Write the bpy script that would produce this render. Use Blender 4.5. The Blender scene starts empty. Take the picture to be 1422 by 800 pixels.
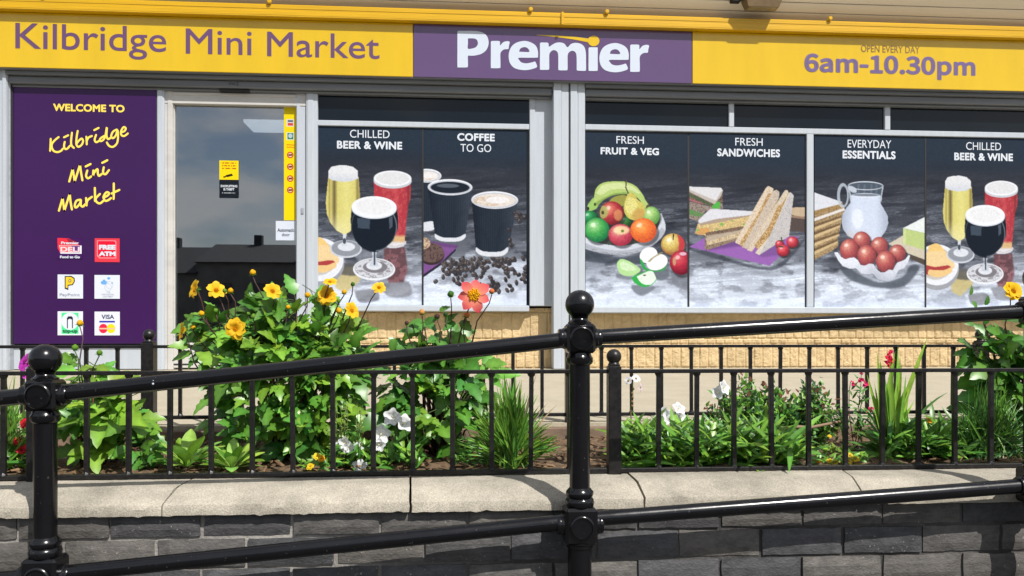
import bpy, math, random, os
import numpy as np
from mathutils import Vector, Matrix

random.seed(7)
RNG = np.random.default_rng(7)
SC = bpy.context.scene
COL = SC.collection
R = math.radians

# ------------------------------------------------------------------ camera
F = 1100.0                      # focal length in pixels of a 1422 px wide picture
TH = R(4.2)                     # yaw to the right of the shop front's normal
EYE = 1.45
HOR = 465.0                     # pixel row of the horizon
ct, st = math.cos(TH), math.sin(TH)
cam = bpy.data.cameras.new("camera")
cam.sensor_width = 36.0
cam.lens = F / 1422 * 36.0
cam.shift_y = (HOR - 400) / 1422
cam.clip_start = 0.05
cam.clip_end = 2000
camo = bpy.data.objects.new("camera", cam)
camo.location = (0, 0, EYE)
camo.rotation_euler = (R(90), 0, -TH)
COL.objects.link(camo)
SC.camera = camo
cam.dof.use_dof = False

# ------------------------------------------------------------------ sky, sun, exposure
EL, AZ = R(50), R(33)           # sun height; sun stands behind the camera, to the right
w = bpy.data.worlds.new("World")
SC.world = w
w.use_nodes = True
nt = w.node_tree
bg = nt.nodes["Background"]
sky = nt.nodes.new("ShaderNodeTexSky")
sky.sky_type = 'NISHITA'
sky.sun_disc = False
sky.sun_elevation = EL
sky.sun_rotation = R(180) - AZ
sky.air_density = 1.0
sky.dust_density = 1.5
tc = nt.nodes.new("ShaderNodeTexCoord")
mp = nt.nodes.new("ShaderNodeMapping")
mp.inputs['Scale'].default_value = (1.6, 1.6, 4.0)
ns = nt.nodes.new("ShaderNodeTexNoise")
ns.inputs['Scale'].default_value = 5.0
ns.inputs['Detail'].default_value = 7
cr = nt.nodes.new("ShaderNodeValToRGB")
cr.color_ramp.elements[0].position = 0.36
cr.color_ramp.elements[1].position = 0.60
cr.color_ramp.elements[0].color = (0, 0, 0, 1)
cr.color_ramp.elements[1].color = (0.85, 0.85, 0.85, 1)
mx = nt.nodes.new("ShaderNodeMix")
mx.data_type = 'RGBA'
mx.inputs['B'].default_value = (8.0, 8.0, 8.1, 1)
L = nt.links
L.new(tc.outputs['Generated'], mp.inputs['Vector'])
L.new(mp.outputs['Vector'], ns.inputs['Vector'])
L.new(ns.outputs['Fac'], cr.inputs['Fac'])
L.new(cr.outputs['Color'], mx.inputs['Factor'])
L.new(sky.outputs['Color'], mx.inputs['A'])
L.new(mx.outputs['Result'], bg.inputs['Color'])
bg.inputs['Strength'].default_value = 0.085

sl = bpy.data.lights.new("sun", 'SUN')
sl.energy = 4.4
sl.angle = R(0.5)
sl.color = (1.0, 0.965, 0.92)
so = bpy.data.objects.new("sun", sl)
sd = Vector((-math.sin(AZ) * math.cos(EL), math.cos(AZ) * math.cos(EL), -math.sin(EL)))
so.rotation_euler = sd.to_track_quat('-Z', 'Y').to_euler()
so.location = (6, -8, 14)
COL.objects.link(so)

vs = SC.view_settings
vs.view_transform = 'Standard'
vs.look = 'None'
vs.exposure = 0.32
vs.gamma = 1.0
vs.use_curve_mapping = False
SC.cycles.max_bounces = 8
SC.cycles.transparent_max_bounces = 12
SC.cycles.use_denoising = True

# ------------------------------------------------------------------ helpers: geometry of the view used for measuring
def at(px, py, Y):
    """The point of the vertical plane at depth Y (parallel to the shop front) measured at photo pixel px, py."""
    t = (px - 711) / F
    X = Y * math.tan(TH + math.atan(t))
    d = X * st + Y * ct
    return X, EYE + (HOR - py) * d / F

def xat(px, Y):
    return at(px, HOR, Y)[0]

def zat(py, Y, px=711):
    return at(px, py, Y)[1]

def lin(c):
    return tuple(((v / 255) / 12.92 if v / 255 <= 0.04045 else (((v / 255) + 0.055) / 1.055) ** 2.4) for v in c)

# ------------------------------------------------------------------ helpers: materials
MATS = {}
def mat(name, col, rough=0.6, metal=0.0, var=0.0, scale=20.0, bump=0.0, bscale=None, spec=0.5, coat=0.0, stretch=None, col2=None):
    """Procedural material: base colour broken up by noise (towards col2 if given), optional bump."""
    if name in MATS:
        return MATS[name]
    m = bpy.data.materials.new(name)
    m.use_nodes = True
    t = m.node_tree
    b = t.nodes["Principled BSDF"]
    b.inputs['Roughness'].default_value = rough
    b.inputs['Metallic'].default_value = metal
    b.inputs['Specular IOR Level'].default_value = spec
    b.inputs['Coat Weight'].default_value = coat
    b.inputs['Coat Roughness'].default_value = 0.05
    tcn = t.nodes.new("ShaderNodeTexCoord")
    mpn = t.nodes.new("ShaderNodeMapping")
    if stretch:
        mpn.inputs['Scale'].default_value = stretch
    t.links.new(tcn.outputs['Object'], mpn.inputs['Vector'])
    n = t.nodes.new("ShaderNodeTexNoise")
    n.inputs['Scale'].default_value = scale
    n.inputs['Detail'].default_value = 6
    n.inputs['Roughness'].default_value = 0.62
    t.links.new(mpn.outputs['Vector'], n.inputs['Vector'])
    r = t.nodes.new("ShaderNodeValToRGB")
    r.color_ramp.elements[0].position = 0.3
    r.color_ramp.elements[1].position = 0.7
    if col2 is None:
        lo = tuple(max(0, c * (1 - var)) for c in col)
        hi = tuple(min(1, c * (1 + var)) for c in col)
    else:
        lo, hi = col, col2
    r.color_ramp.elements[0].color = (*lo, 1)
    r.color_ramp.elements[1].color = (*hi, 1)
    t.links.new(n.outputs['Fac'], r.inputs['Fac'])
    t.links.new(r.outputs['Color'], b.inputs['Base Color'])
    if bump > 0:
        n2 = t.nodes.new("ShaderNodeTexNoise")
        n2.inputs['Scale'].default_value = bscale or scale * 4
        n2.inputs['Detail'].default_value = 8
        t.links.new(mpn.outputs['Vector'], n2.inputs['Vector'])
        bp = t.nodes.new("ShaderNodeBump")
        bp.inputs['Strength'].default_value = bump
        bp.inputs['Distance'].default_value = 0.004
        t.links.new(n2.outputs['Fac'], bp.inputs['Height'])
        t.links.new(bp.outputs['Normal'], b.inputs['Normal'])
    MATS[name] = m
    return m

def attr_mat(name, rough=0.6, spec=0.4, trans=0.0, coat=0.0, var=0.0, scale=60):
    """Material that takes its base colour from the mesh's colour attribute (prints, leaves, petals)."""
    if name in MATS:
        return MATS[name]
    m = bpy.data.materials.new(name)
    m.use_nodes = True
    t = m.node_tree
    b = t.nodes["Principled BSDF"]
    a = t.nodes.new("ShaderNodeAttribute")
    a.attribute_name = "Col"
    src = a.outputs['Color']
    if var:
        tcn = t.nodes.new("ShaderNodeTexCoord")
        n = t.nodes.new("ShaderNodeTexNoise")
        n.inputs['Scale'].default_value = scale
        n.inputs['Detail'].default_value = 4
        t.links.new(tcn.outputs['Object'], n.inputs['Vector'])
        mr = t.nodes.new("ShaderNodeMapRange")
        mr.inputs['From Min'].default_value = 0.3
        mr.inputs['From Max'].default_value = 0.7
        mr.inputs['To Min'].default_value = 1 - var
        mr.inputs['To Max'].default_value = 1 + var
        t.links.new(n.outputs['Fac'], mr.inputs['Value'])
        vm = t.nodes.new("ShaderNodeVectorMath")
        vm.operation = 'SCALE'
        t.links.new(src, vm.inputs[0])
        t.links.new(mr.outputs['Result'], vm.inputs['Scale'])
        src = vm.outputs['Vector']
    t.links.new(src, b.inputs['Base Color'])
    b.inputs['Roughness'].default_value = rough
    b.inputs['Specular IOR Level'].default_value = spec
    b.inputs['Coat Weight'].default_value = coat
    if trans > 0:
        tr = t.nodes.new("ShaderNodeBsdfTranslucent")
        t.links.new(src, tr.inputs['Color'])
        ms = t.nodes.new("ShaderNodeMixShader")
        ms.inputs['Fac'].default_value = trans
        t.links.new(b.outputs['BSDF'], ms.inputs[1])
        t.links.new(tr.outputs['BSDF'], ms.inputs[2])
        t.links.new(ms.outputs['Shader'], t.nodes["Material Output"].inputs['Surface'])
    MATS[name] = m
    return m

def glass_mat(name, tint=(0.5, 0.55, 0.58), mirror=0.2):
    m = bpy.data.materials.new(name)
    m.use_nodes = True
    t = m.node_tree
    tr = t.nodes.new("ShaderNodeBsdfTransparent")
    tr.inputs['Color'].default_value = (*tint, 1)
    g = t.nodes.new("ShaderNodeBsdfGlossy")
    g.inputs['Roughness'].default_value = 0.005
    g.inputs['Color'].default_value = (0.92, 0.94, 0.95, 1)
    ms = t.nodes.new("ShaderNodeMixShader")
    ms.inputs['Fac'].default_value = mirror
    t.links.new(tr.outputs['BSDF'], ms.inputs[1])
    t.links.new(g.outputs['BSDF'], ms.inputs[2])
    t.links.new(ms.outputs['Shader'], t.nodes["Material Output"].inputs['Surface'])
    MATS[name] = m
    return m

# ------------------------------------------------------------------ helpers: meshes
class MB:
    """Collects vertices, faces and vertex colours; build() links them as one mesh object."""
    def __init__(s):
        s.v, s.f, s.c = [], [], []
    def add(s, vs, fs, col=(1, 1, 1)):
        b = len(s.v)
        s.v += [tuple(p) for p in vs]
        s.f += [tuple(i + b for i in f) for f in fs]
        if isinstance(col, list):
            s.c += col
        else:
            s.c += [col] * len(vs)
    def box(s, x0, x1, y0, y1, z0, z1, bev=0.0, col=(1, 1, 1)):
        if x0 > x1: x0, x1 = x1, x0
        if y0 > y1: y0, y1 = y1, y0
        if z0 > z1: z0, z1 = z1, z0
        if bev <= 0:
            vs = [(x, y, z) for x in (x0, x1) for y in (y0, y1) for z in (z0, z1)]
            fs = [(0, 1, 3, 2), (4, 6, 7, 5), (0, 4, 5, 1), (2, 3, 7, 6), (0, 2, 6, 4), (1, 5, 7, 3)]
            s.add(vs, fs, col)
            return
        b = min(bev, (x1 - x0) * .45, (y1 - y0) * .45, (z1 - z0) * .45)
        lo, hi = (x0, y0, z0), (x1, y1, z1)
        vs, idx = [], {}
        for ix in (0, 1):
            for iy in (0, 1):
                for iz in (0, 1):
                    for a in range(3):
                        p = [(hi if k else lo)[j] + (0 if j == a else (-b if k else b)) for j, k in enumerate((ix, iy, iz))]
                        idx[(ix, iy, iz, a)] = len(vs)
                        vs.append(p)
        fs = []
        for a in range(3):
            o = [j for j in range(3) if j != a]
            for k in (0, 1):
                q = []
                for (u, v_) in ((0, 0), (1, 0), (1, 1), (0, 1)):
                    c = [0, 0, 0]; c[a] = k; c[o[0]] = u; c[o[1]] = v_
                    q.append(idx[(*c, a)])
                fs.append(tuple(q))
            for u in (0, 1):
                for v_ in (0, 1):
                    c0 = [0, 0, 0]; c1 = [0, 0, 0]
                    c0[a] = 0; c1[a] = 1
                    for c in (c0, c1):
                        c[o[0]] = u; c[o[1]] = v_
                    fs.append((idx[(*c0, o[0])], idx[(*c1, o[0])], idx[(*c1, o[1])], idx[(*c0, o[1])]))
        for ix in (0, 1):
            for iy in (0, 1):
                for iz in (0, 1):
                    fs.append(tuple(idx[(ix, iy, iz, a)] for a in range(3)))
        s.add(vs, fs, col)
    def tube(s, pts, rad, n=8, col=(1, 1, 1), cap=True):
        pts = [Vector(p) for p in pts]
        if not isinstance(rad, (list, tuple)):
            rad = [rad] * len(pts)
        vs, fs = [], []
        prev = None
        for i, p in enumerate(pts):
            d = (pts[min(i + 1, len(pts) - 1)] - pts[max(i - 1, 0)])
            d = d.normalized() if d.length > 1e-9 else Vector((0, 0, 1))
            if prev is None:
                u = d.orthogonal().normalized()
            else:
                u = (prev - d * prev.dot(d))
                u = u.normalized() if u.length > 1e-6 else d.orthogonal().normalized()
            prev = u
            v_ = d.cross(u)
            for k in range(n):
                a = 2 * math.pi * k / n
                vs.append(p + (u * math.cos(a) + v_ * math.sin(a)) * rad[i])
        for i in range(len(pts) - 1):
            for k in range(n):
                k2 = (k + 1) % n
                fs.append((i * n + k, i * n + k2, (i + 1) * n + k2, (i + 1) * n + k))
        if cap:
            fs.append(tuple(range(n))[::-1])
            fs.append(tuple(range((len(pts) - 1) * n, len(pts) * n)))
        s.add(vs, fs, col)
    def lathe(s, c, prof, n=24, axis='z', col=(1, 1, 1)):
        """prof: list of (radius, height) about point c."""
        vs, fs = [], []
        for r_, h in prof:
            for k in range(n):
                a = 2 * math.pi * k / n
                if axis == 'z':
                    vs.append((c[0] + r_ * math.cos(a), c[1] + r_ * math.sin(a), c[2] + h))
                elif axis == 'y':
                    vs.append((c[0] + r_ * math.cos(a), c[1] + h, c[2] + r_ * math.sin(a)))
                else:
                    vs.append((c[0] + h, c[1] + r_ * math.cos(a), c[2] + r_ * math.sin(a)))
        for i in range(len(prof) - 1):
            for k in range(n):
                k2 = (k + 1) % n
                fs.append((i * n + k, i * n + k2, (i + 1) * n + k2, (i + 1) * n + k))
        fs.append(tuple(range(n)))
        fs.append(tuple(range((len(prof) - 1) * n, len(prof) * n)))
        s.add(vs, fs, col)
    def build(s, name, m, parent=None, smooth=False, attr=False):
        me = bpy.data.meshes.new(name)
        me.from_pydata(s.v, [], s.f)
        if attr:
            ca = me.color_attributes.new("Col", 'FLOAT_COLOR', 'POINT')
            arr = np.ones((len(s.v), 4), dtype=np.float32)
            arr[:, :3] = np.array(s.c, dtype=np.float32)
            ca.data.foreach_set("color", arr.ravel())
        me.validate()
        me.update()
        fix_normals(me)
        if smooth:
            me.shade_smooth()
        return link(name, me, m, parent)

def fix_normals(me):
    import bmesh
    b = bmesh.new()
    b.from_mesh(me)
    bmesh.ops.recalc_face_normals(b, faces=b.faces)
    b.to_mesh(me)
    b.free()

def link(name, me, m, parent=None):
    o = bpy.data.objects.new(name, me)
    COL.objects.link(o)
    if m is not None:
        me.materials.append(m)
    if parent is not None:
        o.parent = parent
        o.matrix_parent_inverse = Matrix.Translation(parent.location).inverted()
    return o

def autosmooth(o, deg=35):
    me = o.data
    me.shade_smooth()
    try:
        me.set_sharp_from_angle(angle=R(deg))
    except Exception:
        pass
    return o

def thing(name, label, cat, loc=(0, 0, 0), group=None):
    o = bpy.data.objects.new(name, None)
    o.location = loc
    o.empty_display_size = 0.1
    COL.objects.link(o)
    return tag(o, label, cat, group)

def tag(o, label, cat, group=None):
    o['label'] = label
    o['category'] = cat
    if group:
        o['group'] = group
    return o

def struct(o, kind='structure'):
    o['kind'] = kind
    return o

# ------------------------------------------------------------------ helpers: lettering
FONTS = {}
def font(key):
    if key not in FONTS:
        f = None
        if key == 'cjk':
            try:
                p = os.path.join(bpy.utils.resource_path('LOCAL'), 'datafiles', 'fonts', 'Noto Sans CJK Regular.woff2')
                f = bpy.data.fonts.load(p)
            except Exception:
                f = None
        FONTS[key] = f
    return FONTS[key]

_cap = {}
def x_ratio(fkey=None):
    v, _ = glyphs("x", fkey)
    return max(p[1] for p in v) / cap_h(fkey)

def glyphs(body, fkey=None, spacing=1.0):
    c = bpy.data.curves.new("lettering", 'FONT')
    c.body = body
    c.resolution_u = 5
    c.space_character = spacing
    f = font(fkey) if fkey else None
    if f:
        c.font = f
    o = bpy.data.objects.new("lettering", c)
    COL.objects.link(o)
    dg = bpy.context.evaluated_depsgraph_get()
    dg.update()
    me = bpy.data.meshes.new_from_object(o.evaluated_get(dg))
    v = [(p.co.x, p.co.y) for p in me.vertices]
    fs = [tuple(q.vertices) for q in me.polygons]
    bpy.data.objects.remove(o)
    bpy.data.curves.remove(c)
    bpy.data.meshes.remove(me)
    return v, fs

def cap_h(fkey):
    if fkey not in _cap:
        v, _ = glyphs("H", fkey)
        _cap[fkey] = max(p[1] for p in v)
    return _cap[fkey]

def letters(mb, body, px0, px1, ycap, ybase, Y, bold=0.0, fkey=None, dz=0.0, spacing=1.0):
    """Flat lettering on the plane Y: fits between photo columns px0..px1, first letter between rows ycap and ybase."""
    v, fs = glyphs(body, fkey, spacing)
    xs = [p[0] for p in v]
    x0, x1 = min(xs), max(xs)
    H = cap_h(fkey)
    X0, Zb = at(px0, ybase, Y)
    _, Zt = at(px0, ycap, Y)
    X1 = xat(px1, Y)
    hw = bold * H
    sx = (X1 - X0) / (x1 - x0 + 2 * hw)
    sz = (Zt - Zb) / (H + 2 * hw)
    P = lambda x, z, d=0.0: (X0 + (x - x0 + hw) * sx, Y - dz - d, Zb + (z + hw) * sz)
    mb.add([P(x, z) for x, z in v], fs)
    if hw > 0:
        cnt = {}
        for q in fs:
            for i in range(len(q)):
                e = tuple(sorted((q[i], q[(i + 1) % len(q)])))
                cnt[e] = cnt.get(e, 0) + 1
        # merge coincident points so that neighbouring triangles share their edges
        k = 0
        seen = set()
        for (a, b), n in cnt.items():
            if n != 1:
                continue
            pa, pb = Vector(v[a]), Vector(v[b])
            d = pb - pa
            if d.length < 1e-6:
                continue
            nrm = Vector((-d.y, d.x)).normalized() * hw
            k += 1
            off = 0.000002 * k
            mb.add([P(*(pa + nrm), off), P(*(pb + nrm), off), P(*(pb - nrm), off), P(*(pa - nrm), off)], [(0, 1, 2, 3)])
            for p in (a, b):
                if p in seen:
                    continue
                seen.add(p)
                c = Vector(v[p])
                k += 1
                off2 = 0.000002 * k
                ring = [P(c.x + hw * math.cos(t * math.pi / 5), c.y + hw * math.sin(t * math.pi / 5), off2) for t in range(10)]
                mb.add(ring, [tuple(range(10))])

def spline(pts, n=6):
    out = []
    P = [np.array(p, float) for p in pts]
    for i in range(len(P) - 1):
        p0, p1, p2, p3 = P[max(i - 1, 0)], P[i], P[i + 1], P[min(i + 2, len(P) - 1)]
        for k in range(n):
            t = k / n
            out.append(0.5 * ((2 * p1) + (-p0 + p2) * t + (2 * p0 - 5 * p1 + 4 * p2 - p3) * t * t + (-p0 + 3 * p1 - 3 * p2 + p3) * t ** 3))
    out.append(P[-1])
    return out

def stroke(mb, pts, wpx, Y, dz=0.0, smooth=True):
    """A brush stroke of width wpx through photo points, lying on the plane Y."""
    q = spline(pts) if smooth else [np.array(p, float) for p in pts]
    Ls, Rs = [], []
    for i in range(len(q)):
        d = q[min(i + 1, len(q) - 1)] - q[max(i - 1, 0)]
        n = np.array([-d[1], d[0]]) / (np.linalg.norm(d) + 1e-9) * wpx / 2
        a, b = q[i] + n, q[i] - n
        off = dz + 0.00004 * (i % 5)
        X, Z = at(a[0], a[1], Y); Ls.append((X, Y - off, Z))
        X, Z = at(b[0], b[1], Y); Rs.append((X, Y - off, Z))
    k = len(q)
    mb.add(Ls + Rs, [(i, i + 1, k + i + 1, k + i) for i in range(k - 1)])
    for e, p in ((0, q[0]), (1, q[-1])):
        ring = []
        for t in range(10):
            X, Z = at(p[0] + wpx / 2 * math.cos(t * math.pi / 5), p[1] + wpx / 2 * math.sin(t * math.pi / 5), Y)
            ring.append((X, Y - dz - 0.0003, Z))
        mb.add(ring, [tuple(range(10))])

# ------------------------------------------------------------------ helpers: printed pictures
def vnoise(x, y, seed=0):
    xi, yi = np.floor(x).astype(int), np.floor(y).astype(int)
    xf, yf = x - xi, y - yi
    def h(a, b):
        n = (a * 374761393 + b * 668265263 + seed * 974634777) & 0xffffffff
        n = ((n ^ (n >> 13)) * 1274126177) & 0xffffffff
        return ((n ^ (n >> 16)) & 0xffff) / 65535.0
    u, v_ = xf * xf * (3 - 2 * xf), yf * yf * (3 - 2 * yf)
    return (h(xi, yi) * (1 - u) + h(xi + 1, yi) * u) * (1 - v_) + (h(xi, yi + 1) * (1 - u) + h(xi + 1, yi + 1) * u) * v_

def fbm(x, y, seed=0, o=4):
    s, a, t = 0, 0.5, 0
    for k in range(o):
        s = s + a * vnoise(x * 2 ** k, y * 2 ** k, seed + k)
        t += a
        a *= 0.55
    return s / t

class Canvas:
    """A flat print: a fine grid of points over photo columns/rows, painted in sRGB and laid on a plane."""
    def __init__(s, x0, x1, y0, y1, res=1.5, tf=None):
        s.nx, s.ny = int((x1 - x0) * res) + 1, int((y1 - y0) * res) + 1
        s.px, s.py = np.meshgrid(np.linspace(x0, x1, s.nx), np.linspace(y0, y1, s.ny))
        s.x, s.y = (s.px, s.py) if tf is None else tf(s.px, s.py)
        s.e = (x1 - x0) / s.nx * 1.0
        s.a = np.zeros((s.ny, s.nx, 3))
    def fill(s, c):
        s.a[:] = c
    def put(s, m, c, op=1.0):
        m = np.clip(m * op, 0, 1)[..., None]
        s.a = s.a * (1 - m) + np.asarray(c, float) * m
    def ell(s, cx, cy, rx, ry, rot=0, soft=None):
        c_, s_ = math.cos(rot), math.sin(rot)
        u = (s.x - cx) * c_ + (s.y - cy) * s_
        v_ = -(s.x - cx) * s_ + (s.y - cy) * c_
        d = (np.sqrt((u / rx) ** 2 + (v_ / ry) ** 2) - 1) * min(rx, ry)
        return np.clip(0.5 - d / (soft or s.e), 0, 1)
    def poly(s, pts, smooth=False, blur=1):
        if smooth:
            P = spline(list(pts) + [pts[0]], 8)
        else:
            P = [np.array(p, float) for p in pts]
        ins = np.zeros(s.x.shape, bool)
        n = len(P)
        for i in range(n):
            (xa, ya), (xb, yb) = P[i], P[(i + 1) % n]
            if ya == yb:
                continue
            c = ((ya > s.y) != (yb > s.y)) & (s.x < (xb - xa) * (s.y - ya) / (yb - ya) + xa)
            ins ^= c
        m = ins.astype(float)
        for _ in range(blur):
            p = np.pad(m, 1, mode='edge')
            m = (p[1:-1, 1:-1] * 4 + p[:-2, 1:-1] + p[2:, 1:-1] + p[1:-1, :-2] + p[1:-1, 2:]) / 8
        return m
    def soft(s, m, n):
        for _ in range(n):
            p = np.pad(m, 1, mode='edge')
            m = (p[1:-1, 1:-1] * 2 + p[:-2, 1:-1] + p[2:, 1:-1] + p[1:-1, :-2] + p[1:-1, 2:]) / 6
        return m
    def fruit(s, cx, cy, rx, ry, c, hi=None, lo=None, rot=0, grain=0.08):
        m = s.ell(cx, cy, rx, ry, rot)
        d = np.sqrt(((s.x - cx + rx * .25) / rx) ** 2 + ((s.y - cy + ry * .35) / ry) ** 2)
        k = np.clip(d / 1.35, 0, 1)[..., None]
        c = np.array(c, float)
        hi = np.array(hi if hi is not None else np.minimum(c * 1.2 + 25, 250), float)
        lo = np.array(lo if lo is not None else c * .62, float)
        sh = np.where(k < .5, hi * (1 - k * 2) + c * k * 2, c * (2 - k * 2) + lo * (k * 2 - 1))
        g = (fbm(s.x * .7, s.y * .7, int(cx)) - .5)[..., None]
        s.put(s.soft(s.ell(cx + rx * .15, cy + ry * .22, rx * 1.06, ry * 1.04), 3), (38, 36, 38), .55)
        s.put(m, sh * (1 + g * grain * 4))
        s.put(m * s.soft(s.ell(cx - rx * .32, cy - ry * .42, rx * .22, ry * .16, -.5), 2), (250, 246, 240), .55)
        s.put(m * np.clip((np.hypot((s.x - cx) / rx, (s.y - cy) / ry) - .8) * 4, 0, 1), lo, .45)
        return m
    def mesh(s, name, Y, m, parent, K=1.0, thick=0.0):
        n = s.nx * s.ny
        t = (s.px - 711) / F
        X = Y * np.tan(TH + np.arctan(t))
        d = X * st + Y * ct
        Z = EYE + (HOR - s.py) * d / F
        # keep the sheet's edges straight in the world: columns vertical, rows level at the middle column
        zc = Z[:, s.nx // 2][:, None]
        Z = np.repeat(zc, s.nx, 1)
        s.row = lambda px_, py_: None
        co = np.stack([X, np.full_like(X, Y), Z], -1).reshape(-1, 3).astype(np.float32)
        me = bpy.data.meshes.new(name)
        i = np.arange(n).reshape(s.ny, s.nx)
        q = np.stack([i[:-1, :-1], i[1:, :-1], i[1:, 1:], i[:-1, 1:]], -1).reshape(-1, 4)
        me.vertices.add(n)
        me.vertices.foreach_set("co", co.ravel())
        me.loops.add(q.size)
        me.loops.foreach_set("vertex_index", q.ravel().astype(np.int32))
        me.polygons.add(len(q))
        me.polygons.foreach_set("loop_start", np.arange(0, q.size, 4, dtype=np.int32))
        me.polygons.foreach_set("loop_total", np.full(len(q), 4, dtype=np.int32))
        me.update(calc_edges=True)
        ca = me.color_attributes.new("Col", 'FLOAT_COLOR', 'POINT')
        c = np.clip(s.a, 0, 255) / 255
        c = np.where(c <= 0.04045, c / 12.92, ((c + 0.055) / 1.055) ** 2.4) * K
        arr = np.ones((n, 4), np.float32)
        arr[:, :3] = c.reshape(-1, 3)
        ca.data.foreach_set("color", arr.ravel())
        return link(name, me, m, parent)

# ------------------------------------------------------------------ materials
FRAME = mat("powder coated aluminium", lin((177, 184, 192)), rough=0.42, var=0.05, scale=5, stretch=(6, 1, .6))
FRAME2 = mat("dirty aluminium", lin((150, 155, 162)), rough=0.5, var=0.2, scale=6, stretch=(.3, 1, 4))
CREAM = mat("cream painted door frame", lin((190, 188, 184)), rough=0.45, var=0.10, scale=7, stretch=(.5, 1, 2))
SHUT = mat("grey shutter housing", lin((105, 108, 112)), rough=0.45, var=0.25, scale=5, stretch=(.2, 1, 6))
BLACKGAP = mat("dark rubber", lin((25, 27, 30)), rough=0.7)
YEL = mat("yellow sign acrylic", lin((210, 173, 12)), rough=0.22, var=0.07, scale=1.6, coat=0.3, stretch=(2.5, 1, .5))
PUR = mat("lilac purple sign acrylic", lin((88, 64, 106)), rough=0.2, var=0.06, scale=1.0, coat=0.6)
PURD = mat("deep purple vinyl", lin((54, 22, 76)), rough=0.28, var=0.06, scale=1.4, coat=0.0, spec=.3)
YTRIM = mat("yellow trim paint", lin((206, 160, 6)), rough=0.35, var=0.12, scale=9, stretch=(.25, 1, 8))
PURT = mat("purple vinyl letters", lin((98, 68, 104)), rough=0.35)
PURT2 = mat("pale purple vinyl letters", lin((106, 88, 130)), rough=0.35)
BROWNT = mat("faded brown letters", lin((122, 94, 50)), rough=0.4)
WHITET = mat("white letters", lin((200, 207, 218)), rough=0.4)
GREYT = mat("pale grey letters", lin((205, 211, 220)), rough=0.4)
YELT = mat("yellow letters", lin((246, 214, 84)), rough=0.4)
TAN = mat("tan soffit boards", lin((236, 226, 208)), rough=0.6, var=0.07, scale=3, stretch=(.15, 4, 4))
STONE = mat("buff split stone", lin((178, 156, 116)), rough=0.85, var=0.10, scale=6, bump=0.4, bscale=60, col2=lin((208, 183, 140)))
def iron_mat():
    m = mat("gloss black railing paint", (0.003, 0.003, 0.004), rough=0.12, spec=0.5, var=0.2, scale=30, bump=0.06, bscale=45)
    t = m.node_tree
    b = t.nodes["Principled BSDF"]
    src = b.inputs['Base Color'].links[0].from_socket
    tcn = t.nodes.new("ShaderNodeTexCoord")
    n = t.nodes.new("ShaderNodeTexNoise"); n.inputs['Scale'].default_value = 130; n.inputs['Detail'].default_value = 3
    n2 = t.nodes.new("ShaderNodeTexNoise"); n2.inputs['Scale'].default_value = 9; n2.inputs['Detail'].default_value = 5
    for q in (n, n2):
        t.links.new(tcn.outputs['Object'], q.inputs['Vector'])
    rp_ = t.nodes.new("ShaderNodeValToRGB")           # flecks of dust and chipped paint
    rp_.color_ramp.elements[0].position = 0.69; rp_.color_ramp.elements[1].position = 0.74
    t.links.new(n.outputs['Fac'], rp_.inputs['Fac'])
    mxn = t.nodes.new("ShaderNodeMix"); mxn.data_type = 'RGBA'
    mxn.inputs['B'].default_value = (0.055, 0.05, 0.045, 1)
    t.links.new(rp_.outputs['Color'], mxn.inputs['Factor']); t.links.new(src, mxn.inputs['A'])
    t.links.new(mxn.outputs['Result'], b.inputs['Base Color'])
    mr = t.nodes.new("ShaderNodeMapRange")
    mr.inputs['From Min'].default_value = 0.35; mr.inputs['From Max'].default_value = 0.7
    mr.inputs['To Min'].default_value = 0.16; mr.inputs['To Max'].default_value = 0.27
    t.links.new(n2.outputs['Fac'], mr.inputs['Value']); t.links.new(mr.outputs['Result'], b.inputs['Roughness'])
    return m
IRON = iron_mat()
FENCE = mat("weathered black fence paint", (0.005, 0.005, 0.006), rough=0.38, spec=.35, var=0.3, scale=70, bump=0.15, bscale=160, col2=(0.020, 0.018, 0.017))
SOIL = mat("mulch soil", (0.045, 0.026, 0.014), rough=0.95, scale=60, bump=1.0, bscale=220, col2=(0.21, 0.135, 0.075))
LEAF = attr_mat("leaf", rough=0.36, spec=0.5, trans=0.28, var=0.16, scale=45)
PETAL = attr_mat("petal", rough=0.6, spec=0.2, trans=0.32)
STEM = attr_mat("stem", rough=0.6, spec=0.3)
PRINT = attr_mat("poster print", rough=0.4, spec=0.12)
GLASS = glass_mat("door glass", (0.55, 0.58, 0.6), 0.28)
TRANSOM = mat("dark tinted glass", lin((17, 24, 31)), rough=0.08, var=0.15, scale=2.5, spec=0.3)
DARKIN = mat("dark interior", (0.03, 0.03, 0.032), rough=0.8, var=0.3, scale=3)

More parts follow.
